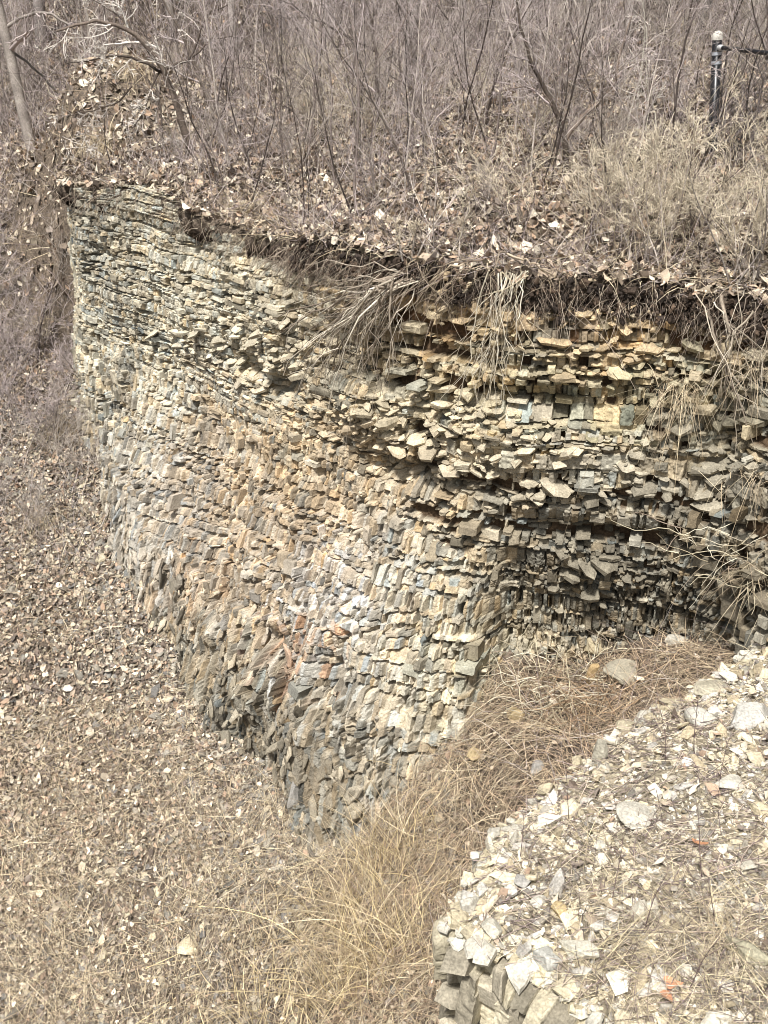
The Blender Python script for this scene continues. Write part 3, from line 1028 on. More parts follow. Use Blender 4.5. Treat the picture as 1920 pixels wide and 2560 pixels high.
def add_leaves(mb, p, n3, size, cols, tilt=.75):
    """curled, folded dead leaves with an uneven outline"""
    N = len(p)
    t, b, u = frames(n3, tilt, N)
    l = size * np.clip(R.lognormal(-.1, .38, N), .35, 1.9)
    w = l * R.uniform(.35, .85, N)
    c = p + n3 * R.uniform(.004, .04, N)[:, None]
    fold, curl, tw = R.uniform(-.1, .55, N), R.normal(.2, .5, N), R.normal(0, .35, N)
    pts = []
    for x, y in ((-.5, 0), (-.22, .42), (-.22, -.42), (.02, .0), (.2, .5), (.2, -.5), (.55, .0)):
        xx = (x + R.uniform(-.1, .1, N)) * l
        yy = y * w * R.uniform(.55, 1.15, N)
        zz = fold * np.abs(yy) + curl * xx * xx / l + tw * xx * yy / l + R.normal(0, .05, N) * l
        pts.append(c + t * xx[:, None] + b * yy[:, None] + u * zz[:, None])
    V = np.stack(pts, 1)
    o = (np.arange(N) * 7)[:, None, None]
    f = np.array([[0, 3, 1], [1, 3, 4], [4, 3, 6], [0, 2, 3], [2, 5, 3], [5, 6, 3]])
    mb.add(V.reshape(-1, 3), [(f[None] + o).reshape(-1, 3)], np.repeat(cols, 7, 0))


def add_blades(mb, p, dirs, n3, length, width, cols, lift=.35, droop=.5, K=4, curl=.25):
    """thin bent straw strips; dirs = lay direction, lift = how steeply they leave the ground"""
    N = len(p)
    u = np.linspace(0, 1, K)
    side = np.cross(dirs, n3)
    side /= np.linalg.norm(side, axis=1)[:, None] + 1e-9
    lf, dr = lift * R.uniform(.3, 1.6, N), droop * R.uniform(.5, 1.4, N)
    cv = R.normal(0, curl, N)
    C = p[:, None] + length[:, None, None] * (dirs[:, None] * u[None, :, None] + n3[:, None] * (lf[:, None] * u[None] - dr[:, None] * lf[:, None] * u[None] ** 2)[..., None]
                                              + side[:, None] * (cv[:, None] * u[None] ** 2)[..., None])
    wd = width[:, None] * (1 - .75 * u[None] ** 2)
    ro = R.uniform(-.8, .8, N)
    sv = side * np.cos(ro)[:, None] + n3 * np.sin(ro)[:, None]
    A, B = C - sv[:, None] * wd[..., None] * .5, C + sv[:, None] * wd[..., None] * .5
    V = np.stack([A, B], 2).reshape(N, K * 2, 3)
    f = np.array([[2 * i, 2 * i + 1, 2 * i + 3, 2 * i + 2] for i in range(K - 1)])
    o = (np.arange(N) * K * 2)[:, None, None]
    mb.add(V.reshape(-1, 3), [(f[None] + o).reshape(-1, 4)], np.repeat(cols, K * 2, 0))


def lay_dirs(n3, spread, N, bias=None):
    """downhill directions in the surface, spread sideways"""
    g = np.stack([n3[:, 0], n3[:, 1], np.zeros(N)], 1)
    g /= np.linalg.norm(g, axis=1)[:, None] + 1e-6
    if bias is not None:
        g = g + np.array(bias)
    a = R.normal(0, spread, N)
    d = np.stack([g[:, 0] * np.cos(a) - g[:, 1] * np.sin(a), g[:, 0] * np.sin(a) + g[:, 1] * np.cos(a), np.zeros(N)], 1)
    d = d - n3 * (d * n3).sum(1)[:, None]
    return d / (np.linalg.norm(d, axis=1)[:, None] + 1e-9)


LEAF_C = [lin(182, 165, 144), lin(152, 136, 119), lin(206, 191, 168), lin(116, 103, 92), lin(172, 148, 126), lin(218, 206, 186), lin(140, 128, 117)]
STRAW_C = [lin(204, 186, 154), lin(180, 162, 134), lin(156, 140, 118), lin(216, 202, 172), lin(118, 104, 90)]
STONE_C = [lin(150, 144, 132), lin(172, 164, 148), lin(128, 120, 108), lin(196, 184, 158), lin(140, 136, 130)]
CREAM_C = [lin(222, 210, 182), lin(204, 192, 164), lin(232, 224, 204), lin(182, 168, 140), lin(212, 206, 194)]

# fallen leaves on the upper slope and the left slope
lf = MB()
for box, dens, sz in (((-5.5, 5.2, 7, 15), 900, .075), ((-7, 6.5, 15, 24), 340, .09), ((-10, 10, 24, 38), 45, .13)):
    p = scatter('P', box, dens)
    k = .5 + .5 * fbm(p[:, 0] * 1.2, p[:, 1] * 1.2, 2)
    p = p[R.random(len(p)) < .45 + .6 * k]
    add_leaves(lf, p, normals('P', p), sz, pick(LEAF_C, len(p), .38) * .8)
for box, dens, sz in (((-7.5, -1.5, 7.6, 17), 1150, .058), ((-12, -4.2, 17, 28), 260, .1), ((-6.5, .8, 5.5, 10), 620, .045), ((.4, 3.4, 5.5, 9), 160, .05), ((-14, -6, 28, 40), 40, .13)):
    p = scatter('T', box, dens, reg=(lambda x, y: R.random(len(x)) < sstep(7.6, 10.5, y + .5 * fbm(x, y, 81))) if sz == .058 else None)
    add_leaves(lf, p, normals('T', p), sz, pick(LEAF_C, len(p), .38) * .8)
p = scatter('L', (.2, 3.8, 3.0, 7.8), 40)
add_leaves(lf, p, normals('L', p), .06, pick(LEAF_C, len(p)) * .85)
tag(lf.build('fallen_leaves', M_LEAF), kind='stuff', label='brown fallen leaves littering the slopes', cat='leaves')

# flat stone chips
scr = MB()
def chips(kind, p, med, lo, hi, cols, lift=.0, tilt=.3):
    N = len(p)
    n3 = normals(kind, p)
    t_, b_, u_ = frames(n3, tilt, N)
    sz = np.clip(R.lognormal(math.log(med), .45, N), lo, hi)
    slabs(scr, p + n3 * (sz * R.uniform(-.1, .35, N) + lift)[:, None], t_, u_, b_, sz, sz * R.uniform(.45, .85, N), sz * R.uniform(.2, .5, N), cols, 5)


def foot_reg(x, y):                          # apron of shale below the face
    sd, s = RIM.sd(x, y)
    return R.random(len(x)) < np.exp(-np.maximum(-sd - 1.2, 0) / .7) * .95 + .10


p = scatter('T', (-6.5, .6, 5.6, 14.5), 1500, reg=foot_reg)
chips('T', p, .026, .010, .10, pick(STONE_C, len(p)) * .72)
p = scatter('T', (-6.5, .6, 5.6, 9.5), 700, reg=patchy(.9, -.6, .3, 71))
chips('T', p, .022, .010, .08, pick(STONE_C + CREAM_C[:2], len(p)) * .78)
p = scatter('L', (.2, 4.2, 2.6, 8.0), 2600)
k = fbm(p[:, 0] * 1.6, p[:, 1] * 1.6, 5)
p = p[R.random(len(p)) < .75 + .5 * k]
chips('L', p, .017, .006, .06, pick(CREAM_C + STONE_C[:2], len(p), .22) * .74, 0, .45)
p = scatter('L', (.2, 4.2, 2.6, 8.0), 70)
chips('L', p, .04, .022, .10, pick(CREAM_C, len(p), .14) * .74, 0, .4)
p = scatter('L', (.2, 4.2, 2.6, 8.0), 260, reg=lambda x, y: R.random(len(x)) < np.exp(-EDGE.sd(x, y)[0] / .22))
chips('L', p, .045, .025, .11, pick(CREAM_C, len(p), .14) * .76, 0, .5)
tag(scr.build('stone_chips', M_ROCK), kind='stuff', label='loose flat stone chips on the slope and ledge', cat='stones')

# dry grass
gr = MB()
def straw(kind, box, dens, ln, wd, spread, lift, reg=None, cols=STRAW_C, bias=None, droop=.6, gain=.8):
    p = scatter(kind, box, dens, reg=reg)
    N = len(p)
    n3 = normals(kind, p, .15)
    add_blades(gr, p + n3 * R.uniform(-.005, .02, N)[:, None], lay_dirs(n3, spread, N, bias), n3, ln * R.lognormal(0, .4, N), wd * R.uniform(.6, 1.3, N), pick(cols, N) * gain, lift, droop)


straw('T', (-6.5, .8, 5.4, 10.5), 900, .2, .0045, 1.2, .3, reg=patchy(.8, -.5, .3, 3), bias=(.9, -.2, 0))
straw('T', (-6.5, .8, 5.4, 9.6), 220, .32, .005, .6, .4, bias=(1.0, -.2, 0))
straw('T', (-7.5, -2, 9.5, 16), 170, .25, .006, 1.2, .4, reg=patchy(.7, -.2, .4, 31))
straw('T', (-12, -4, 15, 26), 60, .4, .009, 1.2, .6)
straw('T', (-.6, 3.6, 4.6, 8.6), 950, .26, .0042, .55, .5, bias=(-.1, -.4, 0), reg=patchy(1.3, -.7, .2, 41))
straw('T', (-.4, 3.4, 5.0, 8.6), 900, .18, .004, 1.6, .8, cols=[lin(190, 166, 138), lin(154, 132, 112), lin(210, 188, 156)])
straw('P', (-5.5, 5.2, 6.5, 13), 150, .2, .005, 1.6, .9, reg=patchy(1.1, -.1, .4, 6))
straw('P', (-6, 7, 13, 24), 50, .35, .008, 1.6, 1.2, reg=patchy(.7, -.2, .4, 16))
straw('L', (.2, 4.2, 2.6, 8.0), 1000, .15, .0032, 3.0, .5, reg=patchy(1.2, -.25, .35, 12), cols=[lin(182, 168, 142), lin(154, 142, 128), lin(126, 114, 106), lin(206, 192, 160)], gain=.85)
straw('L', (1.0, 4.2, 2.6, 5.2), 900, .2, .0035, 3.0, .6, reg=patchy(1.0, -.2, .3, 22), cols=[lin(190, 176, 142), lin(160, 148, 124), lin(132, 118, 104), lin(210, 196, 162)], gain=.85)
def rim_reg(x, y):
    sd, s = RIM.sd(x, y)
    return (sd < .4) & (s > S_A - 1) & (R.random(len(x)) < np.where(s < S_C - 3.2, .28, .85))
straw('P', (-5, 5.2, 5, 16), 420, .17, .0045, 1.3, .6, reg=rim_reg, droop=1.3)
tag(gr.build('dry_grass', M_STRAW), kind='stuff', label='matted dry straw grass on the slopes', cat='grass')

# ------------------------------------------------------------------ woody plants
def tubes(mb, P3, rad, cols, sides=3):
    """P3 (N,K,3) centre lines, rad (N,K)"""
    N, K, _ = P3.shape
    t = np.gradient(P3, axis=1)
    t /= np.linalg.norm(t, axis=2)[..., None] + 1e-9
    ref = np.where(np.abs(t[:, :1, 2:3]) > .9, np.array([1.0, 0, 0]), np.array([0, 0, 1.0]))
    a = np.cross(t, np.broadcast_to(ref, t.shape))
    a /= np.linalg.norm(a, axis=2)[..., None] + 1e-9
    b = np.cross(t, a)
    ang = np.arange(sides) / sides * 2 * np.pi
    V = P3[:, :, None] + rad[..., None, None] * (a[:, :, None] * np.cos(ang)[None, None, :, None] + b[:, :, None] * np.sin(ang)[None, None, :, None])
    f = []
    for i in range(K - 1):
        for j in range(sides):
            j2 = (j + 1) % sides
            f.append([i * sides + j, i * sides + j2, (i + 1) * sides + j2, (i + 1) * sides + j])
    o = (np.arange(N) * K * sides)[:, None, None]
    cols = np.asarray(cols)
    cols = np.broadcast_to(cols, (N, 3)) if cols.ndim == 1 else cols
    mb.add(V.reshape(-1, 3), [(np.array(f)[None] + o).reshape(-1, 4)], np.repeat(cols, K * sides, 0))


def resample(pts, K):
    pts = np.asarray(pts, float)
    d = np.r_[0, np.cumsum(np.linalg.norm(np.diff(pts, axis=0), axis=1))]
    u = np.linspace(0, d[-1], K)
    return np.stack([np.interp(u, d, pts[:, k]) for k in range(3)], 1)


def curve(p, d, length, r, K=6, wig=.12, up=.0, grav=.0):
    q = [np.array(p, float)]
    d = np.array(d, float)
    for i in range(K - 1):
        d = d + r.normal(0, wig, 3)
        d[2] += up - grav
        d /= np.linalg.norm(d)
        q.append(q[-1] + d * length / (K - 1))
    return np.array(q)


def grow(r, base_curve, r0, levels, cfg):
    """recursive twigs on a main line; returns lists of (line, radius line) by level"""
    out = [[] for _ in range(levels + 1)]
    K = len(base_curve)
    out[0].append((base_curve, np.linspace(r0, r0 * cfg.get('tip', .3), K)))

    def kids(line, rad, lev):
        if lev > levels:
            return
        n, lo, ln, ang, wig, upb, grav = cfg['lev'][lev - 1]
        n = max(1, int(r.poisson(n)))
        L0 = np.linalg.norm(np.diff(line, axis=0), axis=1).sum()
        for _ in range(n):
            f = r.uniform(lo, 1.0)
            x = f * (len(line) - 1)
            i = min(int(x), len(line) - 2)
            p = line[i] + (line[i + 1] - line[i]) * (x - i)
            d = line[i + 1] - line[i]
            d /= np.linalg.norm(d) + 1e-9
            a = r.normal(0, 1, 3)
            a -= d * (a @ d)
            a /= np.linalg.norm(a) + 1e-9
            th = math.radians(ang) * r.uniform(.6, 1.35)
            dd = d * math.cos(th) + a * math.sin(th)
            l = L0 * ln * r.uniform(.5, 1.3) * (1.25 - .6 * f)
            rr = np.interp(x, np.arange(len(line)), rad) * r.uniform(.45, .7)
            rr = max(rr, cfg['rmin'])
            c = curve(p, dd, l, r, 6, wig, upb, grav)
            rl = np.linspace(rr, max(rr * .35, cfg['rmin'] * .7), 6)
            out[lev].append((c, rl))
            kids(c, rl, lev + 1)
    kids(base_curve, out[0][0][1], 1)
    return out


def to_mesh(mb, items, c, sides=3, r=None):
    if not items:
        return
    for K in sorted({len(a) for a, _ in items}):
        P3 = np.array([a for a, _ in items if len(a) == K])
        rd = np.array([b for a, b in items if len(a) == K])
        col = np.tile(c, (len(P3), 1)) * R.uniform(.5, 1.5, len(P3))[:, None]
        tubes(mb, P3, rd, col, sides)


BARK_G, BARK_D, BARK_L = lin(170, 160, 150), lin(112, 102, 96), lin(204, 194, 176)
TWIG_M, TWIG_P, TWIG_W = lin(178, 166, 162), lin(200, 188, 166), lin(214, 206, 196)


def plant(name, loc, label, cat, group, stems, r0s, levels, cfg, cs, ct, seed, part=('trunk', 'crown'), sides=6, sc=1.0, rz=0.0):
    """stems: list of local centre lines; trunk mesh + crown mesh under an Empty"""
    r = np.random.default_rng(seed)
    root = empty(name, loc, label, cat, group, rz, sc)
    mt, mc = MB(), MB()
    for st, r0 in zip(stems, r0s):
        g = grow(r, st, r0, levels, cfg)
        to_mesh(mt, g[0], cs, sides)
        for lv in g[1:]:
            to_mesh(mc, lv, ct, 3)
    mt.build(part[0], M_BARK, root, True)
    mc.build(part[1], M_TWIG, root, True)
    return root


CFG_SAP = dict(rmin=.0026, tip=.2, lev=[(12, .2, .42, 38, .14, .05, 0), (5, .2, .5, 42, .18, .03, 0), (2, .2, .55, 45, .2, .02, 0)])
CFG_SHRUB = dict(rmin=.0024, tip=.25, lev=[(7, .15, .5, 32, .16, .02, 0), (5, .2, .5, 38, .2, .0, 0), (3, .2, .5, 40, .2, 0, 0)])

protos = []
for i in range(7):                           # upright bare saplings
    r = np.random.default_rng(100 + i)
    h = r.uniform(2.0, 3.6)
    st = curve((0, 0, -.1), (r.normal(0, .12), r.normal(0, .12), 1), h, r, 9, .09, .02)
    protos.append(plant('sapling', (0, 0, 0), 'x', 'sapling', 'bare saplings', [st], [h * .0052], 3, CFG_SAP, [BARK_G, BARK_D, lin(92, 82, 76)][i % 3], [TWIG_M, TWIG_M, BARK_G][i % 3], 200 + i, ('trunk', 'crown'), 5))
sprotos = []
for i in range(6):                           # many-stemmed low bushes
    r = np.random.default_rng(300 + i)
    sts, rs = [], []
    for k in range(r.integers(8, 13)):
        a = r.uniform(0, 2 * math.pi)
        h = r.uniform(.7, 1.5)
        sts.append(curve((.06 * math.cos(a), .06 * math.sin(a), -.05), (math.cos(a) * .5, math.sin(a) * .5, 1), h, r, 7, .12, .0))
        rs.append(.0065)
    sprotos.append(plant('shrub', (0, 0, 0), 'x', 'shrub', 'bare shrubs', sts, rs, 2, CFG_SHRUB, [BARK_G, BARK_D][i % 2], [TWIG_M, TWIG_P, BARK_G][i % 3], 400 + i, ('stems', 'twigs'), 4))

used_p = set()
dprotos = []
for i in range(5):                           # slim dark saplings with few branches
    r = np.random.default_rng(500 + i)
    h = r.uniform(1.8, 3.0)
    st = curve((0, 0, -.1), (r.normal(0, .16), r.normal(0, .12), 1), h, r, 9, .10, .015)
    dprotos.append(plant('sapling', (0, 0, 0), 'x', 'sapling', 'bare saplings', [st], [h * .0062], 2, dict(rmin=.003, tip=.25, lev=[(8, .25, .4, 38, .16, .05, 0), (4, .2, .5, 42, .18, .02, 0)]), lin(78, 70, 64), lin(104, 94, 88), 520 + i, ('trunk', 'crown'), 5))


def put(pl, idx, loc, label, group, sc, rz):
    o = pl[idx]
    if (id(pl), idx) in used_p:
        o = copy_tree(o)
    used_p.add((id(pl), idx))
    o.location = loc
    o.rotation_euler = (R.normal(0, .05), R.normal(0, .05), rz)
    o.scale = (sc, sc, sc)
    o['label'] = label
    o['group'] = group
    return o


def spread_pts(kind, n, box, dmin, reg):
    pts = []
    tries = 0
    while len(pts) < n and tries < 60:
        tries += 1
        x, y = R.uniform(box[0], box[1], 300), R.uniform(box[2], box[3], 300)
        ok = reg(x, y)
        for a, b in zip(x[ok], y[ok]):
            if len(pts) < n and all((a - c) ** 2 + (b - d) ** 2 > dmin ** 2 for c, d in pts):
                pts.append((a, b))
    return np.array(pts)


def up_reg(x, y):
    sd, s = RIM.sd(x, y)
    p = np.stack([x, y, P(x, y)], 1)
    mound = np.exp(-((x + 3.6) ** 2 / 1.6 + (y - 15.6) ** 2 / 4.5))
    return (sd > .35) & in_view(p, 120) & (R.random(len(x)) > 1.3 * mound)


def lf_reg(x, y):
    sd, s = RIM.sd(x, y)
    p = np.stack([x, y, T(x, y)], 1)
    return (sd < -.5) & (s < S_A + .5) & in_view(p, 100)


for (a, b) in spread_pts('P', 150, (-5, 6, 9.5, 18), .36, lambda x, y: up_reg(x, y) & (y > 10.3 + .0 * x) & ((x > -1.8) | (R.random(len(x)) < .2))):
    put(protos, R.integers(0, 7), (a, b, P(np.array([a]), np.array([b]))[0]), 'thin bare sapling standing in the brush on the leafy slope above the cliff', 'bare saplings above the cliff', R.uniform(.35, .85), R.uniform(0, 6.3))
for (a, b) in spread_pts('P', 75, (-5, 6, 9.6, 17), .5, up_reg):
    put(dprotos, R.integers(0, 5), (a, b, P(np.array([a]), np.array([b]))[0]), 'slim dark sapling with few branches among the paler brush above the cliff', 'dark saplings above the cliff', R.uniform(.45, 1.0), R.uniform(0, 6.3))
for (a, b) in spread_pts('P', 120, (-9, 11, 18, 34), .6, up_reg):
    put(protos, R.integers(0, 7), (a, b, P(np.array([a]), np.array([b]))[0]), 'grey bare sapling in the dense thicket at the top of the slope', 'bare saplings in the far thicket', R.uniform(.8, 1.5), R.uniform(0, 6.3))
for (a, b) in spread_pts('T', 60, (-12, -4, 14, 30), .6, lf_reg):
    put(protos, R.integers(0, 7), (a, b, T(np.array([a]), np.array([b]))[0]), 'bare brown sapling on the slope left of the cliff corner', 'bare saplings on the left slope', R.uniform(.4, .9), R.uniform(0, 6.3))
for (a, b) in spread_pts('P', 70, (-5, 6, 8.2, 20), .5, up_reg):
    put(sprotos, R.integers(0, 6), (a, b, P(np.array([a]), np.array([b]))[0]), 'low bare twiggy shrub among fallen leaves above the cliff', 'bare shrubs above the cliff', R.uniform(.35, .8), R.uniform(0, 6.3))
for (a, b) in spread_pts('T', 40, (-9, -3.6, 12, 24), .6, lf_reg):
    put(sprotos, R.integers(0, 6), (a, b, T(np.array([a]), np.array([b]))[0]), 'low bare brown shrub on the slope left of the cliff', 'bare shrubs on the left slope', R.uniform(.5, 1.0), R.uniform(0, 6.3))

# ------------------------------------------------------------------ trees, roots and plants that stand out
def at(u, v, Y):
    d = ray(u, v)
    return d * (Y / d[1])


def px_line(px, Y, K=None, dy=0.0, wob=0.0):
    n = len(px)
    yy = Y + np.linspace(0, dy, n)
    q = np.array([at(u, v, y) for (u, v), y in zip(px, yy)])
    if K:
        q = resample(q, K)
    if wob:
        q[1:-1] += R.normal(0, wob, q[1:-1].shape)
    return q


def tree_px(name, label, cat, base_uv, kind, lines, radii, levels, cfg, cs, ct, seed, dys=None, group=None, part=('trunk', 'crown')):
    b = hit(*base_uv, kind)
    sts = []
    for i, ln in enumerate(lines):
        q = px_line(ln, b[1], max(9, 2 * len(ln)), (dys or [0] * len(lines))[i], .008)
        if i == 0:
            q[0] = b - np.array([0, 0, .08])
        sts.append(q - b)
    return plant(name, tuple(b), label, cat, group, sts, radii, levels, cfg, cs, ct, seed, part, 7)


CFG_BIG = dict(rmin=.0045, tip=.6, lev=[(9, .45, .16, 50, .14, .03, 0), (6, .2, .55, 42, .16, .02, 0), (4, .2, .5, 45, .18, 0, 0)])
CFG_LIMB = dict(rmin=.0035, tip=.22, lev=[(9, .25, .24, 48, .17, .0, .0), (5, .2, .5, 45, .2, .0, .01), (3, .2, .5, 45, .2, 0, 0)])
tree_px('tree', 'tall grey tree leaning left on the slope beyond the cliff corner', 'tree', (132, 575), 'T',
        [[(132, 580), (112, 500), (88, 400), (64, 310), (40, 200), (15, 90), (-8, 0), (-50, -160), (-90, -320)], [(30, 130), (90, 175), (150, 240)], [(14, 70), (60, 40), (120, 30), (170, 60)]],
        [.10, .022, .03], 3, CFG_BIG, lin(134, 126, 118), TWIG_M, 51)
tree_px('tree', 'crooked young tree arching left over the cliff corner, pale twigs', 'tree', (492, 395), 'P',
        [[(492, 397), (464, 345), (447, 275), (425, 215), (405, 165), (372, 120), (332, 82), (285, 58), (235, 50), (190, 62), (140, 78)],
         [(412, 182), (378, 163), (330, 143), (280, 140), (222, 150), (165, 158)],
         [(408, 172), (470, 150), (492, 110), (505, 60), (530, 25), (570, 12)],
         [(405, 172), (385, 205), (368, 265), (330, 325), (302, 350)],
         [(440, 245), (446, 300), (428, 355), (408, 405), (402, 430)],
         [(330, 215), (290, 262), (240, 272), (200, 284), (128, 292)],
         [(204, 284), (214, 345), (222, 402)], [(156, 292), (152, 340), (170, 385), (188, 430)],
         [(332, 82), (300, 40), (250, 10), (200, -20)]],
        [.052, .02, .022, .012, .010, .011, .006, .006, .015], 3, CFG_LIMB, lin(92, 82, 74), TWIG_W, 52, [-.3, -.4, .2, -.4, -.3, -.5, -.4, -.4, .3])
tree_px('tree', 'slim dark tree behind the crooked one, leaning left', 'tree', (578, 325), 'P',
        [[(578, 327), (545, 290), (524, 258), (496, 192), (480, 142), (464, 100), (430, 40), (400, -10), (380, -70)], [(480, 142), (530, 96), (590, 90), (640, 110)]],
        [.036, .014], 3, CFG_LIMB, lin(120, 108, 98), TWIG_M, 53)
tree_px('tree', 'small forked tree with a dark stem behind the pale bush', 'tree', (1415, 445), 'P',
        [[(1415, 447), (1414, 400), (1412, 345), (1402, 300), (1376, 250), (1348, 195), (1320, 140), (1300, 60), (1290, -30)],
         [(1413, 350), (1440, 312), (1480, 272), (1514, 236), (1540, 195), (1552, 120), (1580, 40)], [(1390, 275), (1350, 225), (1300, 215), (1250, 230)]],
        [.034, .024, .012], 3, CFG_LIMB, lin(112, 100, 90), TWIG_M, 54)
tree_px('tree', 'straight dark sapling with long limbs to the left, mid slope', 'tree', (945, 335), 'P',
        [[(945, 337), (943, 250), (941, 160), (938, 110), (925, 40), (900, -40)], [(938, 128), (870, 88), (800, 52), (745, 22), (700, 0)], [(941, 150), (990, 90), (1030, 20), (1050, -30)]],
        [.03, .017, .014], 3, CFG_LIMB, lin(116, 104, 96), TWIG_M, 55)
tree_px('tree', 'bunch of pale bleached stems leaning beside the fence thicket', 'tree', (1586, 345), 'P',
        [[(1586, 347), (1596, 250), (1604, 160), (1612, 80), (1608, 0), (1600, -60)], [(1612, 345), (1625, 250), (1614, 140), (1616, 60)], [(1560, 345), (1585, 250), (1606, 150)], [(1640, 330), (1630, 240), (1612, 140)]],
        [.014, .011, .009, .009], 2, CFG_LIMB, lin(206, 200, 184), TWIG_W, 56)
for k, (u, v, r0, tilt) in enumerate(((1018, 230, .10, 10), (592, 150, .085, -8), (105, 120, .12, 6), (700, 130, .06, 14), (1165, 215, .05, -6), (820, 120, .07, 4), (1290, 190, .06, 20),
                                      (1480, 150, .05, -20), (1735, 120, .06, 26), (440, 120, .07, -14), (1560, 130, .07, 8), (1880, 90, .10, 30))):
    b = hit(u, v, 'P' if u > 250 else 'T')
    h = 5.5
    st = curve((0, 0, -.1), (tilt * .006, 0, 1), h, np.random.default_rng(k + 900), 10, .03, .0)
    plant('tree', tuple(b), 'grey bare tree trunk rising from the far thicket at the top', 'tree', 'far tree trunks', [st], [r0], 2, CFG_BIG, lin(150, 142, 136), TWIG_M, 910 + k)

# pale bushes at the right, above the rim
CFG_PALE = dict(rmin=.0022, tip=.3, lev=[(6, .2, .45, 30, .16, .02, 0), (5, .15, .5, 36, .2, .0, 0), (3, .2, .5, 40, .2, 0, 0)])
for k, (u, v, n, h, lab) in enumerate(((1640, 640, 13, 1.25, 'large straw-coloured bare bush with many stems at the cliff rim'), (1765, 590, 12, 1.2, 'straw-coloured bare bush in front of the fence post'),
                                       (1880, 690, 14, 1.2, 'straw-coloured bare bush at the right edge of the cliff rim'), (1540, 560, 8, .9, 'smaller pale bare bush left of the large straw-coloured one'),
                                       (1080, 640, 8, .8, 'thin pale bare bush above the hanging roots'))):
    b = hit(u, v, 'P')
    r = np.random.default_rng(600 + k)
    sts, rs = [], []
    for j in range(n):
        a = r.uniform(0, 2 * math.pi)
        sts.append(curve((r.normal(0, .15), r.normal(0, .1), -.05), (math.cos(a) * .42, math.sin(a) * .3, 1), h * .8 * r.uniform(.5, 1.1), r, 8, .1, .0))
        rs.append(.008 * r.uniform(.6, 1.2))
    plant('shrub', tuple(b), lab, 'shrub', None, sts, rs, 3, CFG_PALE, [BARK_G, BARK_D][k % 2], TWIG_P, 620 + k, ('stems', 'twigs'), 5)
# brown bushes below the cliff corner
for k, (u, v, n, h, lab) in enumerate(((215, 960, 16, .9, 'dense brown bush against the foot of the cliff corner'), (60, 900, 12, 1.3, 'wide mauve-brown bush on the slope left of the cliff'),
                                       (150, 1080, 9, .6, 'low dark bush with hanging grass below the cliff corner'), (90, 700, 12, 1.3, 'tall fine-twigged bush under the leaning grey tree'))):
    b = hit(u, v, 'T')
    r = np.random.default_rng(640 + k)
    sts, rs = [], []
    for j in range(n):
        a = r.uniform(0, 2 * math.pi)
        sts.append(curve((r.normal(0, .1), r.normal(0, .1), -.05), (math.cos(a) * .7 - .2, math.sin(a) * .5 - .2, 1), h * r.uniform(.5, 1.1), r, 8, .1, .0))
        rs.append(.007 * r.uniform(.6, 1.2))
    plant('shrub', tuple(b), lab, 'shrub', None, sts, rs, 3, CFG_PALE, BARK_D, TWIG_M, 660 + k, ('stems', 'twigs'), 5)

# roots hanging over the face
def root_fan(label, origin_uv, ends, r0, seed, cols, spr=.2, bow=1.0):
    r = np.random.default_rng(seed)
    o = wall_from_px(*origin_uv) + np.array([-.05, -.12, .12])
    mb = MB()
    mt = MB()
    for k, (u, v) in enumerate(ends):
        e = wall_from_px(u, v)
        e = e + np.array([-.08, -.12, 0]) * r.uniform(.6, 1.5)
        a = o + r.normal(0, 1, 3) * np.array([1, .6, .3]) * spr
        mid = (a + e) / 2 + np.array([-.16, -.22, .12]) * r.uniform(.4, 1.2) * bow
        t = np.linspace(0, 1, 10)[:, None]
        q = (1 - t) ** 2 * a + 2 * t * (1 - t) * mid + t ** 2 * e
        q[1:] += np.cumsum(r.normal(0, .024, (9, 3)), 0)
        rr = r0 * r.lognormal(-.4, .45)
        dst = mt if k < 3 else mb
        tubes(dst, (q - o)[None], np.linspace(rr, rr * .3, 10)[None], pick(cols, 1), 5)
        for j in range(r.integers(2, 6)):
            i = r.integers(2, 8)
            d = q[i + 1] - q[i]
            d = d / np.linalg.norm(d) + r.normal(0, .35, 3)
            d[2] -= .3
            c = curve(q[i], d / np.linalg.norm(d), r.uniform(.15, .5), r, 6, .15, 0, .08)
            tubes(mb, (c - o)[None], np.linspace(rr * .5, .0016, 6)[None], pick(cols, 1), 3)
    root = empty('hanging_roots', tuple(o), label, 'roots')
    mt.build('main_root', M_BARK, root, True)
    mb.build('rootlets', M_TWIG, root, True)


RC = [lin(176, 164, 146), lin(150, 138, 122), lin(200, 190, 172), lin(122, 110, 98)]
rr_ = np.random.default_rng(77)
ends = [(800 + 55 * rr_.normal(), 890 + 55 * rr_.normal()) for _ in range(28)] + [(900 + 55 * rr_.normal(), 900 + 70 * rr_.normal()) for _ in range(24)] + \
       [(1025, 905), (1030, 850), (980, 830), (1000, 780), (760, 740), (720, 760), (800, 700), (860, 720), (690, 700)]
root_fan('wide fan of grey dead roots spilling left over the rock face', (1030, 720), ends, .0095, 5, [lin(186, 174, 156), lin(160, 148, 132), lin(206, 196, 178), lin(132, 120, 106)], .10)
ends = [(1205 + 28 * rr_.normal(), 930 + 60 * rr_.normal()) for _ in range(9)] + [(1245 + 22 * rr_.normal(), 960 + 60 * rr_.normal()) for _ in range(9)] + [(1258, 1035), (1307, 910), (1212, 1010), (1240, 1030)]
root_fan('narrow bundle of pale bleached roots hanging straight down the face', (1300, 712), ends, .0065, 6, [lin(204, 194, 172), lin(182, 170, 146), lin(216, 208, 190)], .06, .35)
ends = [(1120 + 30 * rr_.normal(), 705 + 8 * rr_.normal()) for _ in range(5)] + [(1180, 745), (1230, 730), (1090, 760), (1400, 705)]
root_fan('short dark roots lying along the soil edge between the two root fans', (1180, 690), ends, .011, 7, [lin(128, 112, 96), lin(160, 146, 126)])
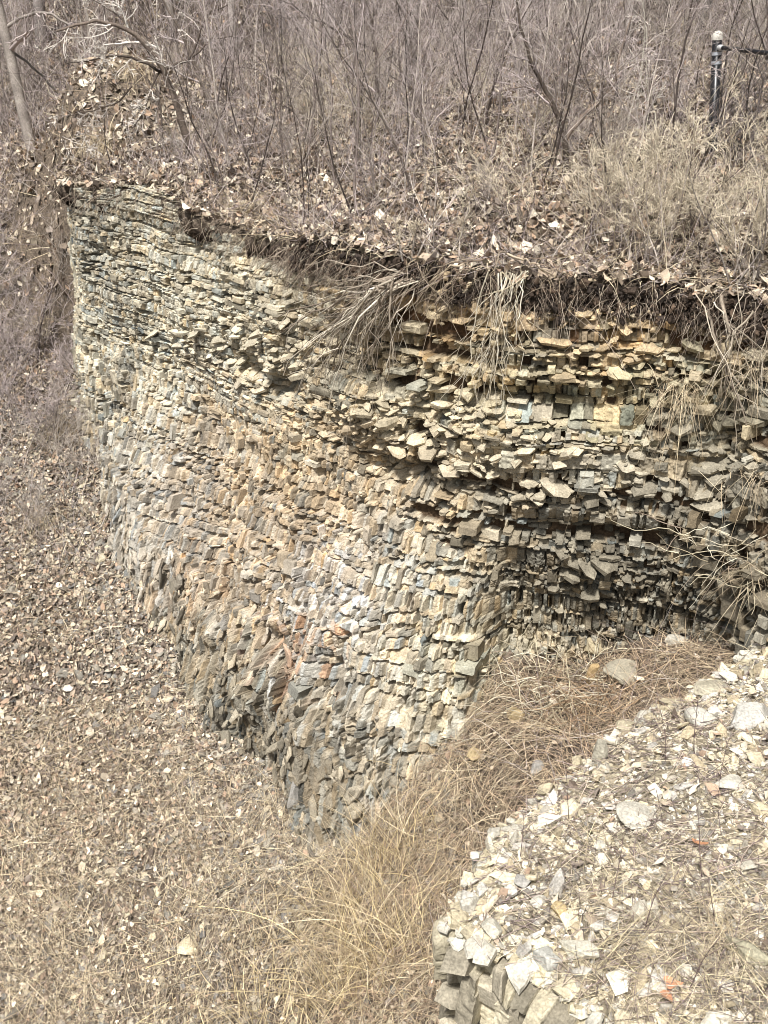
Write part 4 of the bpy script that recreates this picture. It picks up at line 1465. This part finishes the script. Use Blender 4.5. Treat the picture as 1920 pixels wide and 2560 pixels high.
ends = [(1870 + 30 * rr_.normal(), 960 + 60 * rr_.normal()) for _ in range(8)] + [(1760, 830), (1800, 900), (1840, 1010), (1900, 1080)]
root_fan('thin roots trailing down the bank at the right edge', (1860, 770), ends, .008, 8, RC)

# crumbs of earth along the soil edge, colour darkened for its shadow band
n = 3400
s = R.uniform(S_C - 2.4, S_R - .1, n)
xy, tg, nn = RIM.at(s)
w = lip_w(xy[:, 0], xy[:, 1], s)
dd = R.uniform(-.12, .05, n)
p = xy + nn * (w + dd)[:, None]
c = np.stack([p[:, 0], p[:, 1], P(p[:, 0], p[:, 1]) - R.uniform(.0, .24, n) - np.maximum(dd, 0)], 1)
m = MB()
t_, b_, u_ = frames(np.concatenate([nn, np.full((n, 1), .6)], 1), .5, n)
sz = np.clip(R.lognormal(math.log(.017), .5, n), .006, .05)
slabs(m, c, t_, u_, b_, sz, sz * R.uniform(.6, 1, n), sz * R.uniform(.5, 1, n), pick([lin(66, 56, 48), lin(52, 45, 40), lin(88, 74, 62)], n), 6)
tag(m.build('soil_crumbs', M_SOIL), kind='stuff', label='crumbling soil along the cliff edge, darkened as its shadow band', cat='soil')

# fine dark rootlets below the soil edge
n = 3000
s = np.where(R.random(n) < .16, R.uniform(S_A - .3, S_C - 2.8, n), R.uniform(S_C - 2.8, S_R + 2.5, n))
xy, tg, nn = RIM.at(s)
w = lip_w(xy[:, 0], xy[:, 1], s)
p = xy + nn * (w - R.uniform(-.02, .10, n))[:, None]
z = P(p[:, 0], p[:, 1]) - R.uniform(.02, .22, n)
st = np.stack([p[:, 0], p[:, 1], z], 1)
u = np.linspace(0, 1, 5)
ln = R.lognormal(math.log(.14), .5, n)
dr = np.stack([nn[:, 0] * .5 + R.normal(0, .6, n), nn[:, 1] * .5 + R.normal(0, .6, n), -R.uniform(.1, .9, n)], 1)
q = st[:, None] + ln[:, None, None] * (dr[:, None] * u[None, :, None] + np.array([0, 0, -.5]) * (u ** 2)[None, :, None]) + np.cumsum(R.normal(0, .012, (n, 5, 3)), 1)
m = MB()
tubes(m, q, np.tile(np.linspace(.0028, .0012, 5), (n, 1)), pick([lin(110, 96, 84), lin(150, 136, 120), lin(80, 68, 60), lin(176, 162, 144)], n), 3)
tag(m.build('rootlets', M_TWIG, smooth=True), kind='stuff', label='fine rootlets fringing the soil edge', cat='roots')

# fine undergrowth on the slopes
m = MB()
def undergrowth(kind, box, dens, ln, rad, cols, lean=.6, reg=None):
    p = scatter(kind, box, dens, 120, reg)
    p = p[R.random(len(p)) > np.exp(-((p[:, 0] + 3.6) ** 2 / 1.6 + (p[:, 1] - 15.6) ** 2 / 4.5)) * .9]
    n = len(p)
    d = np.stack([R.normal(0, lean, n), R.normal(0, lean, n), np.abs(R.normal(.8, .4, n))], 1)
    d /= np.linalg.norm(d, axis=1)[:, None]
    l = ln * R.lognormal(0, .45, n)
    u = np.linspace(0, 1, 5)
    q = p[:, None] + l[:, None, None] * d[:, None] * u[None, :, None] + np.cumsum(R.normal(0, .045, (n, 5, 3)), 1) * l[:, None, None]
    q[..., 2] -= (l * R.uniform(0, .35, n))[:, None] * u[None] ** 2
    tubes(m, q, rad * R.uniform(.6, 1.4, n)[:, None] * np.linspace(1, .45, 5)[None], pick(cols, n), 3)


UC = [lin(180, 168, 162), lin(146, 132, 128), lin(204, 194, 184), lin(112, 100, 96), lin(190, 176, 172), lin(74, 66, 62)]
undergrowth('P', (-5.5, 5.2, 8.5, 14), 95, .4, .0026, UC)
undergrowth('P', (-7, 7, 14, 22), 70, .7, .0036, UC, .45)
undergrowth('P', (-9, 10, 22, 34), 25, 1.2, .006, UC, .4)
undergrowth('P', (1.6, 5.2, 6.5, 10.5), 130, .36, .0026, [lin(202, 190, 164), lin(182, 168, 144), lin(150, 136, 120)])
undergrowth('T', (-9, -3.5, 12, 18), 120, .5, .003, UC)
undergrowth('T', (-13, -4.5, 18, 30), 70, .9, .005, UC, .5)
undergrowth('T', (-6.5, .5, 5.5, 12), 12, .35, .0022, UC, 1.2)
undergrowth('T', (.2, 3.4, 5.5, 9), 50, .35, .0024, UC + [TWIG_P], 1.2)
undergrowth('P', (-5, 5.2, 5, 16), 300, .26, .0024, UC + [BARK_D], 1.2, lambda x, y: rim_reg(x, y))
undergrowth('L', (.2, 4.2, 2.6, 8.0), 90, .26, .002, [lin(128, 112, 112), lin(104, 92, 90), lin(170, 154, 140)], 1.6)
p = scatter('L', (.2, 4.2, 2.6, 8.0), 420, reg=patchy(1.1, -.45, .2, 61))
n = len(p)                                   # fallen twigs lying flat on the ledge
a, l = R.normal(.5, .9, n), .16 * R.lognormal(0, .5, n)
u = np.linspace(-.5, .5, 5)
q = p[:, None] + l[:, None, None] * np.stack([np.cos(a), np.sin(a), R.normal(0, .12, n)], 1)[:, None] * u[None, :, None] + np.cumsum(R.normal(0, .004, (n, 5, 3)), 1) + np.array([0, 0, .022])
tubes(m, q, np.full((n, 5), .0017) * R.uniform(.6, 1.5, n)[:, None], pick([lin(150, 134, 128), lin(116, 102, 100), lin(186, 170, 154), lin(206, 192, 168)], n), 3)
tag(m.build('undergrowth', M_TWIG, smooth=True), kind='stuff', label='fine bare undergrowth twigs across the slopes', cat='twigs')

# bramble heaps
def bramble(label, ctr_uv, kind, n, size, ln, seed, cols, dirb):
    r = np.random.default_rng(seed)
    o = hit(*ctr_uv, kind) if kind in 'TPL' else wall_from_px(*ctr_uv)
    mb, mt = MB(), MB()
    for k in range(n):
        a = np.array([r.normal(0, size[0]), r.normal(0, size[1]), 0])
        zz = T(np.array([o[0] + a[0]]), np.array([o[1] + a[1]]))[0] - o[2] if kind == 'T' else 0
        a[2] = zz + r.uniform(0, size[2])
        d = np.array(dirb) * r.choice([-1, 1]) + r.normal(0, .9, 3)
        d[2] = abs(d[2]) * .5
        c = curve(a, d / np.linalg.norm(d), ln * r.uniform(.4, 1.4), r, 9, .24, 0, .07)
        tubes(mb if k > n * .2 else mt, c[None], np.linspace(.0042, .0018, 9)[None] * r.uniform(.7, 1.3), pick(cols, 1), 4)
    root = empty('bramble', tuple(o), label, 'bramble')
    mt.build('main_canes', M_TWIG, root, True)
    mb.build('cane_tangle', M_TWIG, root, True)


BC = [lin(186, 176, 150), lin(160, 148, 124), lin(206, 198, 176), lin(132, 118, 104)]
bramble('heap of pale tangled brambles on the floor of the recess', (1370, 1720), 'T', 210, (.30, .26, .16), .45, 31, BC, (1, .2, .2))
bramble('arching brown brambles beside the squared block in the gully', (1480, 1790), 'T', 60, (.16, .2, .15), .7, 32, [lin(150, 126, 100), lin(176, 152, 122)], (.7, .7, .2))
bramble('loose brambles hanging off the bank at the right edge', (1850, 1400), 'W', 70, (.25, .2, .25), .6, 33, BC, (-1, -.3, .1))

# hanging tufts of blond grass
def tuft(label, o, n, ln, out, seed, cols=STRAW_C[:4], wd=.0045, spread=.5, up=.35):
    mb = MB()
    dirs = np.tile(np.array(out, float), (n, 1)) + R.normal(0, spread, (n, 3))
    dirs /= np.linalg.norm(dirs, axis=1)[:, None]
    p = R.normal(0, 1, (n, 3)) * np.array([.13, .10, .04])
    n3 = np.tile([0, 0, 1.0], (n, 1))
    add_blades(mb, p, dirs, n3, ln * R.lognormal(0, .4, n), wd * R.uniform(.5, 1.2, n), pick(cols, n) * .85, up, 3.0, 6, .4)
    o_ = mb.build('grass_tuft', M_STRAW)
    o_.location = tuple(o)
    return tag(o_, label, 'grass tuft')


tuft('blond grass tuft drooping over the left corner of the cliff top', hit(258, 360, 'P'), 260, .4, (-.2, -.8, .0), 1)
tuft('blond grass tuft on top of the leafy mound', hit(335, 175, 'P'), 200, .38, (-.3, -.6, .1), 2)
tuft('hanging tuft of dry grass lodged in the right part of the face', wall_from_px(1710, 955) + np.array([-.03, -.1, 0]), 150, .28, (-.45, -.6, -.3), 3, spread=.9)
tuft('dry grass tuft on the broken rim beside the leafy gully', hit(640, 520, 'P'), 160, .3, (-.5, -.6, .1), 4)
tuft('small dry grass tuft sprouting from the rim left of the soil edge', hit(700, 560, 'P'), 140, .28, (-.4, -.6, .1), 5)
tuft('dull grass tuft hanging below the brown bush at the cliff foot', hit(180, 1060, 'T'), 260, .4, (-.2, -.7, .0), 6, [lin(166, 148, 118), lin(140, 124, 98)])
tuft('blond grass tuft on the slope at the far left', hit(110, 1290, 'T'), 160, .35, (.1, -.7, .0), 7)
tuft('grass tuft growing on the ledge beside the half-buried grey boulder', hit(1800, 2330, 'L'), 220, .2, (-.3, -.4, .4), 8, wd=.003)

tuft('straw tuft on the scrubby bank at the right edge, below the rim', wall_from_px(1880, 900) + np.array([-.05, -.1, 0]), 70, .24, (-.4, -.7, -.1), 9, spread=.9)
tuft('straw tuft halfway down the bank at the right edge', wall_from_px(1890, 1180) + np.array([-.05, -.1, 0]), 70, .24, (-.4, -.7, -.1), 10, spread=.9)
tuft('lowest straw tuft on the bank at the right edge', wall_from_px(1880, 1420) + np.array([-.05, -.1, 0]), 80, .24, (-.5, -.6, 0), 11, spread=.9)

# tall dry grass in the foot of the gully
gr = MB()
for (u, v, sx, sy, n, ln) in ((880, 2260, .22, .3, 420, .5), (960, 2420, .25, .2, 420, .5), (820, 2480, .3, .2, 420, .45), (1000, 2140, .2, .25, 260, .4), (700, 2330, .25, .25, 120, .4), (620, 2540, .3, .2, 160, .4)):
    c = hit(u, v, 'T')
    x, y = c[0] + R.normal(0, sx, n), c[1] + R.normal(0, sy, n)
    p = np.stack([x, y, T(x, y)], 1)
    sdl, _ = EDGE.sd(x, y)
    p = p[sdl < -.1]
    n = len(p)
    d = np.stack([R.normal(0, .5, n), R.normal(-.05, .4, n), np.ones(n)], 1)
    d /= np.linalg.norm(d, axis=1)[:, None]
    n3 = np.stack([R.normal(0, .5, n), R.normal(-.6, .3, n), R.normal(0, .2, n)], 1)
    n3 = n3 - d * (n3 * d).sum(1)[:, None]
    n3 /= np.linalg.norm(n3, axis=1)[:, None]
    add_blades(gr, p, d, n3, ln * R.lognormal(0, .35, n), .0058 * R.uniform(.5, 1.5, n), pick(STRAW_C[:4] + [lin(226, 208, 166), lin(222, 202, 158)], n) * 1.05, .15, -1.2, 6, .5)
for k in range(70):                          # long flattened stalks
    c = hit(R.uniform(300, 1020), R.uniform(2150, 2600), 'T')
    a = R.uniform(-.6, .5)
    d = np.array([math.cos(a), math.sin(a) * .6, R.uniform(.1, .5)])
    add_blades(gr, c[None] + [[0, 0, .04]], (d / np.linalg.norm(d))[None], np.array([[0, -.3, .95]]), np.array([R.uniform(.5, 1.1)]), np.array([.006]), pick([lin(222, 208, 168), lin(206, 188, 146)], 1) * .95, .1, .9, 7, .1)
tag(gr.build('tall_grass', M_STRAW), kind='stuff', label='tall dry grass standing in the foot of the gully', cat='grass')

# ------------------------------------------------------------------ single rocks
import bmesh
def rock(label, loc, size, seed, colr, rot=(0, 0, 0), sink=.25, facets=13, name='rock'):
    r = np.random.default_rng(seed)
    bm = bmesh.new()
    bmesh.ops.create_icosphere(bm, subdivisions=4, radius=1)
    V = np.array([v.co[:] for v in bm.verts])
    Fc = np.array([[v.index for v in f.verts] for f in bm.faces])
    bm.free()
    nr = r.normal(0, 1, (facets, 3))
    nr /= np.linalg.norm(nr, axis=1)[:, None]
    ds = r.uniform(.62, 1.0, facets)
    dots = V @ nr.T
    rad = np.min(np.where(dots > .08, ds / np.maximum(dots, .08), 9), 1)
    V = V * np.minimum(rad, 1.25)[:, None]
    V = V * (1 + .05 * fbm(V[:, 0] * 3, V[:, 1] * 3, V[:, 2] * 3 + seed) + .025 * fbm(V[:, 0] * 9, V[:, 1] * 9, V[:, 2] * 14))[:, None]
    V = V * np.array(size)
    from mathutils import Euler
    Mx = np.array(Euler(rot).to_matrix())
    V = V @ Mx.T
    hgt = V[:, 2].max() - V[:, 2].min()
    mb = MB()
    mb.add(V, [Fc], colr * .70 * (1 + .08 * fbm(V[:, 0] * 20, V[:, 1] * 20, V[:, 2] * 20))[:, None])
    o = mb.build(name, M_ROCK)
    o.location = (loc[0], loc[1], loc[2] + hgt * (.5 - sink))
    return tag(o, label, 'rock')


CR, GY, YL, WH = lin(222, 208, 176), lin(176, 172, 164), lin(206, 184, 140), lin(212, 206, 190)
ROCKS = [
    ('long cream slab lying alone on the talus at lower left', 'T', 475, 2370, (.17, .09, .05), CR, (.2, .1, .6), .2),
    ('tall pale grey slab leaning upright at the foot of the cliff', 'T', 738, 2040, (.075, .05, .22), GY, (.1, .2, .3), .05),
    ('dark grey splinter of rock standing right of the tall pale slab', 'T', 868, 2050, (.06, .05, .17), lin(130, 128, 118), (.1, -.2, .5), .1),
    ('squared tan block perched at the back of the gully above the brambles', 'T', 1482, 1640, (.085, .07, .10), lin(196, 182, 150), (.1, .1, .4), .0),
    ('tan block leaning below the squared block in the gully', 'T', 1480, 1710, (.06, .06, .11), lin(186, 160, 118), (.3, .1, .2), .1),
    ('wide angular grey slab in the dry grass right of the tan blocks', 'T', 1560, 1700, (.17, .12, .06), lin(176, 168, 148), (.5, .1, .3), .2),
    ('pale triangular slab tilted among rubble under the right wall', 'T', 1690, 1610, (.10, .07, .05), WH, (.6, .2, .1), .1),
    ('broad flat slab at the top of the gully below the right bank', 'T', 1850, 1560, (.20, .13, .05), lin(196, 188, 168), (.25, .05, .2), .1),
    ('small pale boulder wedged left of the broad flat slab', 'T', 1770, 1580, (.09, .07, .06), GY, (.2, .4, .2), .1),
    ('rounded tan stone half hidden by the recess brambles', 'T', 1290, 1800, (.08, .07, .06), lin(190, 170, 132), (.2, .4, .2), .1),
    ('angular tan stone below the nose of the buttress', 'T', 1190, 1900, (.09, .07, .06), lin(196, 176, 136), (.2, .4, .9), .1),
    ('pale stone in the straw halfway down the gully', 'T', 1340, 1930, (.07, .05, .05), GY, (.2, .2, .9), .1),
    ('pointed grey stone standing on the upper rim of the ledge', 'L', 1472, 1905, (.05, .045, .09), lin(190, 184, 166), (.1, .2, .1), .0),
    ('large cream slab in the middle of the ledge', 'L', 1590, 2050, (.13, .10, .035), WH, (.25, .15, .6), .25),
    ('white flat stone on the ledge near the right edge', 'L', 1822, 1968, (.10, .06, .035), WH, (.2, .05, .1), .2),
    ('big grey-white boulder embedded at the back of the ledge', 'L', 1878, 1800, (.16, .13, .10), lin(206, 202, 192), (.2, .1, .4), .4),
    ('pale grey boulder at the ledge rim left of the big embedded one', 'L', 1750, 1800, (.10, .08, .06), lin(210, 206, 192), (.2, .3, .4), .3),
    ('flat stone stack at the upper edge of the ledge', 'L', 1780, 1730, (.16, .10, .04), lin(190, 182, 160), (.15, .1, .3), .2),
    ('yellowish rounded stone at the right edge of the ledge', 'L', 1898, 2035, (.06, .05, .035), CR, (.1, .2, .4), .2),
    ('mossy grey boulder half buried near the right edge of the ledge', 'L', 1872, 2395, (.11, .06, .07), lin(170, 164, 140), (.2, .1, -.7), .35),
    ('white angular block on the ledge above its broken face', 'L', 1348, 2262, (.045, .035, .03), WH, (.3, .2, .4), .15),
    ('yellow wedge-shaped stone right of the white angular block', 'L', 1400, 2290, (.06, .045, .035), YL, (.3, .3, .9), .15),
    ('grey slab tilted at the rim of the ledge', 'L', 1305, 2215, (.055, .04, .025), GY, (.4, .2, .2), .15),
    ('pale pointed slab on the ledge below the large cream slab', 'L', 1500, 2120, (.05, .035, .025), WH, (.3, .3, .9), .15),
    ('cream stone lying in grass on the lower part of the ledge', 'L', 1660, 2310, (.045, .035, .025), CR, (.3, .1, .2), .15),
    ('grey rock jutting from the front corner of the ledge', 'L', 1310, 2470, (.09, .07, .08), lin(196, 194, 184), (.3, .3, .2), .4),
    ('long pale rock on the front rim of the ledge', 'L', 1440, 2385, (.11, .06, .055), lin(206, 200, 182), (.3, .3, 2.4), .35),
    ('cream rock capping the left corner of the ledge', 'L', 1150, 2275, (.075, .06, .05), WH, (.2, .3, .4), .3),
    ('light grey rock just right of the ledge corner', 'L', 1225, 2330, (.07, .055, .05), lin(214, 208, 190), (.3, .4, 1.4), .3),
]
for k, (lab, kd, u, v, sz, c, rot, sk) in enumerate(ROCKS):
    h_ = hit(u, v, kd)
    if kd == 'L':                            # keep it resting on the ledge
        d_, s_ = EDGE.sd(h_[:1], h_[1:2])
        if d_[0] < .06:
            h_[:2] -= EDGE.at(s_)[2][0] * (.06 - d_[0])
            h_[2] = L(h_[:1], h_[1:2])[0]
    rock(lab, h_, sz, 40 + k, c, rot, sk)

# orange leaves on the ledge
for k, (u, v, lab) in enumerate(((1675, 2470, 'orange curled leaf at the bottom of the ledge, largest of three'), (1665, 2502, 'orange leaf just below the largest one on the ledge'), (1745, 2125, 'brown curled leaf on the stones by the middle of the ledge'))):
    mb = MB()
    n = 7
    a = np.linspace(0, 2 * np.pi, 14, endpoint=False)
    rad = .034 * (1 + .25 * np.cos(3 * a + k)) * (.8 + .3 * R.random(14))
    x, y = rad * np.cos(a) * 1.3, rad * np.sin(a)
    z = .012 + 5 * (x ** 2) + 6 * y * y * (.5 + R.random())
    V = np.r_[np.stack([x, y, z], 1), [[0, 0, .010]]]
    mb.add(V, [np.array([[i, (i + 1) % 14, 14] for i in range(14)])], lin(188, 140, 108) if k < 2 else lin(170, 124, 92))
    o = mb.build('fallen_leaf', M_LEAF)
    o.location = tuple(hit(u, v, 'L') + np.array([0, 0, .02]))
    o.rotation_euler = (.25, .1, k * 1.3)
    tag(o, lab, 'leaf')

# dark dead limb reaching in from the left
b0 = hit(52, 690, 'T')
mb = MB()
q = np.array([[.02, 0, .02], [-.15, .0, .07], [-.4, .02, .13], [-.8, .05, .22], [-1.4, .1, .32]])
tubes(mb, resample(q, 10)[None], np.linspace(.05, .09, 10)[None] * R.uniform(.9, 1.1, (1, 10)), lin(92, 84, 74), 8)
mt = MB()
tubes(mt, np.array([[[-.4, .02, .13], [-.3, -.1, .25], [-.25, -.15, .4], [-.15, -.2, .5]]]), np.array([[.02, .015, .01, .005]]), lin(100, 90, 80), 5)
tubes(mt, np.array([[[-.8, .05, .2], [-.7, -.1, .35], [-.6, -.2, .42], [-.55, -.2, .6]]]), np.array([[.02, .015, .01, .005]]), lin(100, 90, 80), 5)
root = empty('dead_branch', tuple(b0 + np.array([.12, -.9, .22])), 'thick dark dead branch reaching in from the left edge', 'branch')
mb.build('limb', M_BARK, root, True)
mt.build('twigs', M_BARK, root, True)

# dark weed stems on the ledge
wp = []
for i in range(3):
    r = np.random.default_rng(700 + i)
    st = curve((0, 0, -.03), (r.normal(0, .15), r.normal(0, .1), 1), .42, r, 8, .07, .0)
    wp.append(plant('weed', (0, 0, 0), 'x', 'weed', 'weeds', [st], [.0028], 1, dict(rmin=.0012, tip=.4, lev=[(7, .3, .25, 40, .1, .05, 0)]), lin(96, 80, 80), lin(120, 102, 98), 720 + i, ('stem', 'seed_twigs'), 4))
for k, (u, v) in enumerate(((1800, 1960), (1795, 2060), (1760, 2200), (1850, 2230), (1790, 2330), (1610, 2330), (1480, 2180), (1560, 2440), (1720, 2480), (1880, 2150), (1420, 2060), (1660, 1900), (1530, 2260), (1900, 2500), (1740, 1890), (1300, 2150))):
    put(wp, k % 3, hit(u, v, 'L'), 'thin dark dry weed stem standing on the stony ledge', 'dry weeds on the ledge', R.uniform(.6, 1.25), R.uniform(0, 6))

# ------------------------------------------------------------------ black fence at the top right
FY = 11.2
top = at(1794, 86, FY)
gz = P(np.array([top[0]]), np.array([top[1]]))[0]
fence = empty('fence', (top[0], top[1], gz), 'black chain-link fence with white-capped post at the top right', 'fence')
H = top[2] - gz


def lathe(mb, prof, colr, seg=20, off=(0, 0, 0)):
    a = np.arange(seg) / seg * 2 * np.pi
    V = np.array([[r * math.cos(t) + off[0], r * math.sin(t) + off[1], z + off[2]] for r, z in prof for t in a])
    f = [[i * seg + j, i * seg + (j + 1) % seg, (i + 1) * seg + (j + 1) % seg, (i + 1) * seg + j] for i in range(len(prof) - 1) for j in range(seg)]
    mb.add(V, [np.array(f)], colr)


BLK = lin(24, 25, 28)
m = MB()
lathe(m, [(.047, -.3), (.047, H - .035), (.0, H - .035)], BLK)
FP = [m.build('post', M_BLACK, fence, True)]
m = MB()
lathe(m, [(.0495, H - .045), (.0505, H - .035), (.0505, H - .015), (.046, H + .010), (.034, H + .026), (.016, H + .034), (.0, H + .036)], lin(226, 222, 210))
FP.append(m.build('post_cap', M_WHITE, fence, True))
for dz in (.165, .245):
    m = MB()
    lathe(m, [(.047, H - dz - .014), (.0505, H - dz - .014), (.0505, H - dz + .014), (.047, H - dz + .014)], lin(190, 194, 200))
    FP.append(m.build('clamp_band', M_WHITE, fence, False))
for o in FP:                                 # the post stands slightly out of plumb
    o.rotation_euler = (0, -.075, 0)
    o.location = (H * .075, 0, 0)
rv = at(1925, 122, FY - .75) - top                # the rail comes a little towards the camera
rd = rv / np.linalg.norm(rv)
r0 = np.array([.06 * rd[0], .06 * rd[1], H - .115])
dirx = np.array([rd[0], rd[1], rd[2] * .35])
dirx /= np.linalg.norm(dirx)
m = MB()
tubes(m, resample(np.array([r0 + dirx * .05, r0 + dirx * 2.6]), 6)[None], np.full((1, 6), .021), BLK, 14)
m.build('top_rail', M_BLACK, fence, True)
m = MB()
tubes(m, resample(np.array([r0 - dirx * .015, r0 + dirx * .05]), 4)[None], np.array([[.024, .028, .028, .0235]]), lin(206, 206, 204), 14)
m.build('rail_cup', M_WHITE, fence, True)
m = MB()
ws_, Wd = [], 2.5
for k in np.arange(-1.2, 2.5, .055):
    for sg in (1, -1):
        x0, x1 = (k, k + 1.0) if sg > 0 else (k + 1.0, k)
        a0, a1 = r0 + dirx * x0 + [0, 0, -1.02], r0 + dirx * x1 + [0, 0, -.02]
        lo_, hi_ = 0.0, 1.0
        da = x1 - x0
        ts = sorted([(0.02 - x0) / da, (Wd - x0) / da])
        lo_, hi_ = max(0, ts[0]), min(1, ts[1])
        if hi_ - lo_ > .05:
            ws_.append(np.linspace(0, 1, 3)[:, None] * ((a1 - a0) * (hi_ - lo_)) + a0 + (a1 - a0) * lo_ + np.array([0, sg * .003, 0]))
tubes(m, np.array(ws_), np.full((len(ws_), 3), .0018), BLK, 4)
m.build('chain_link', M_BLACK, fence, True)
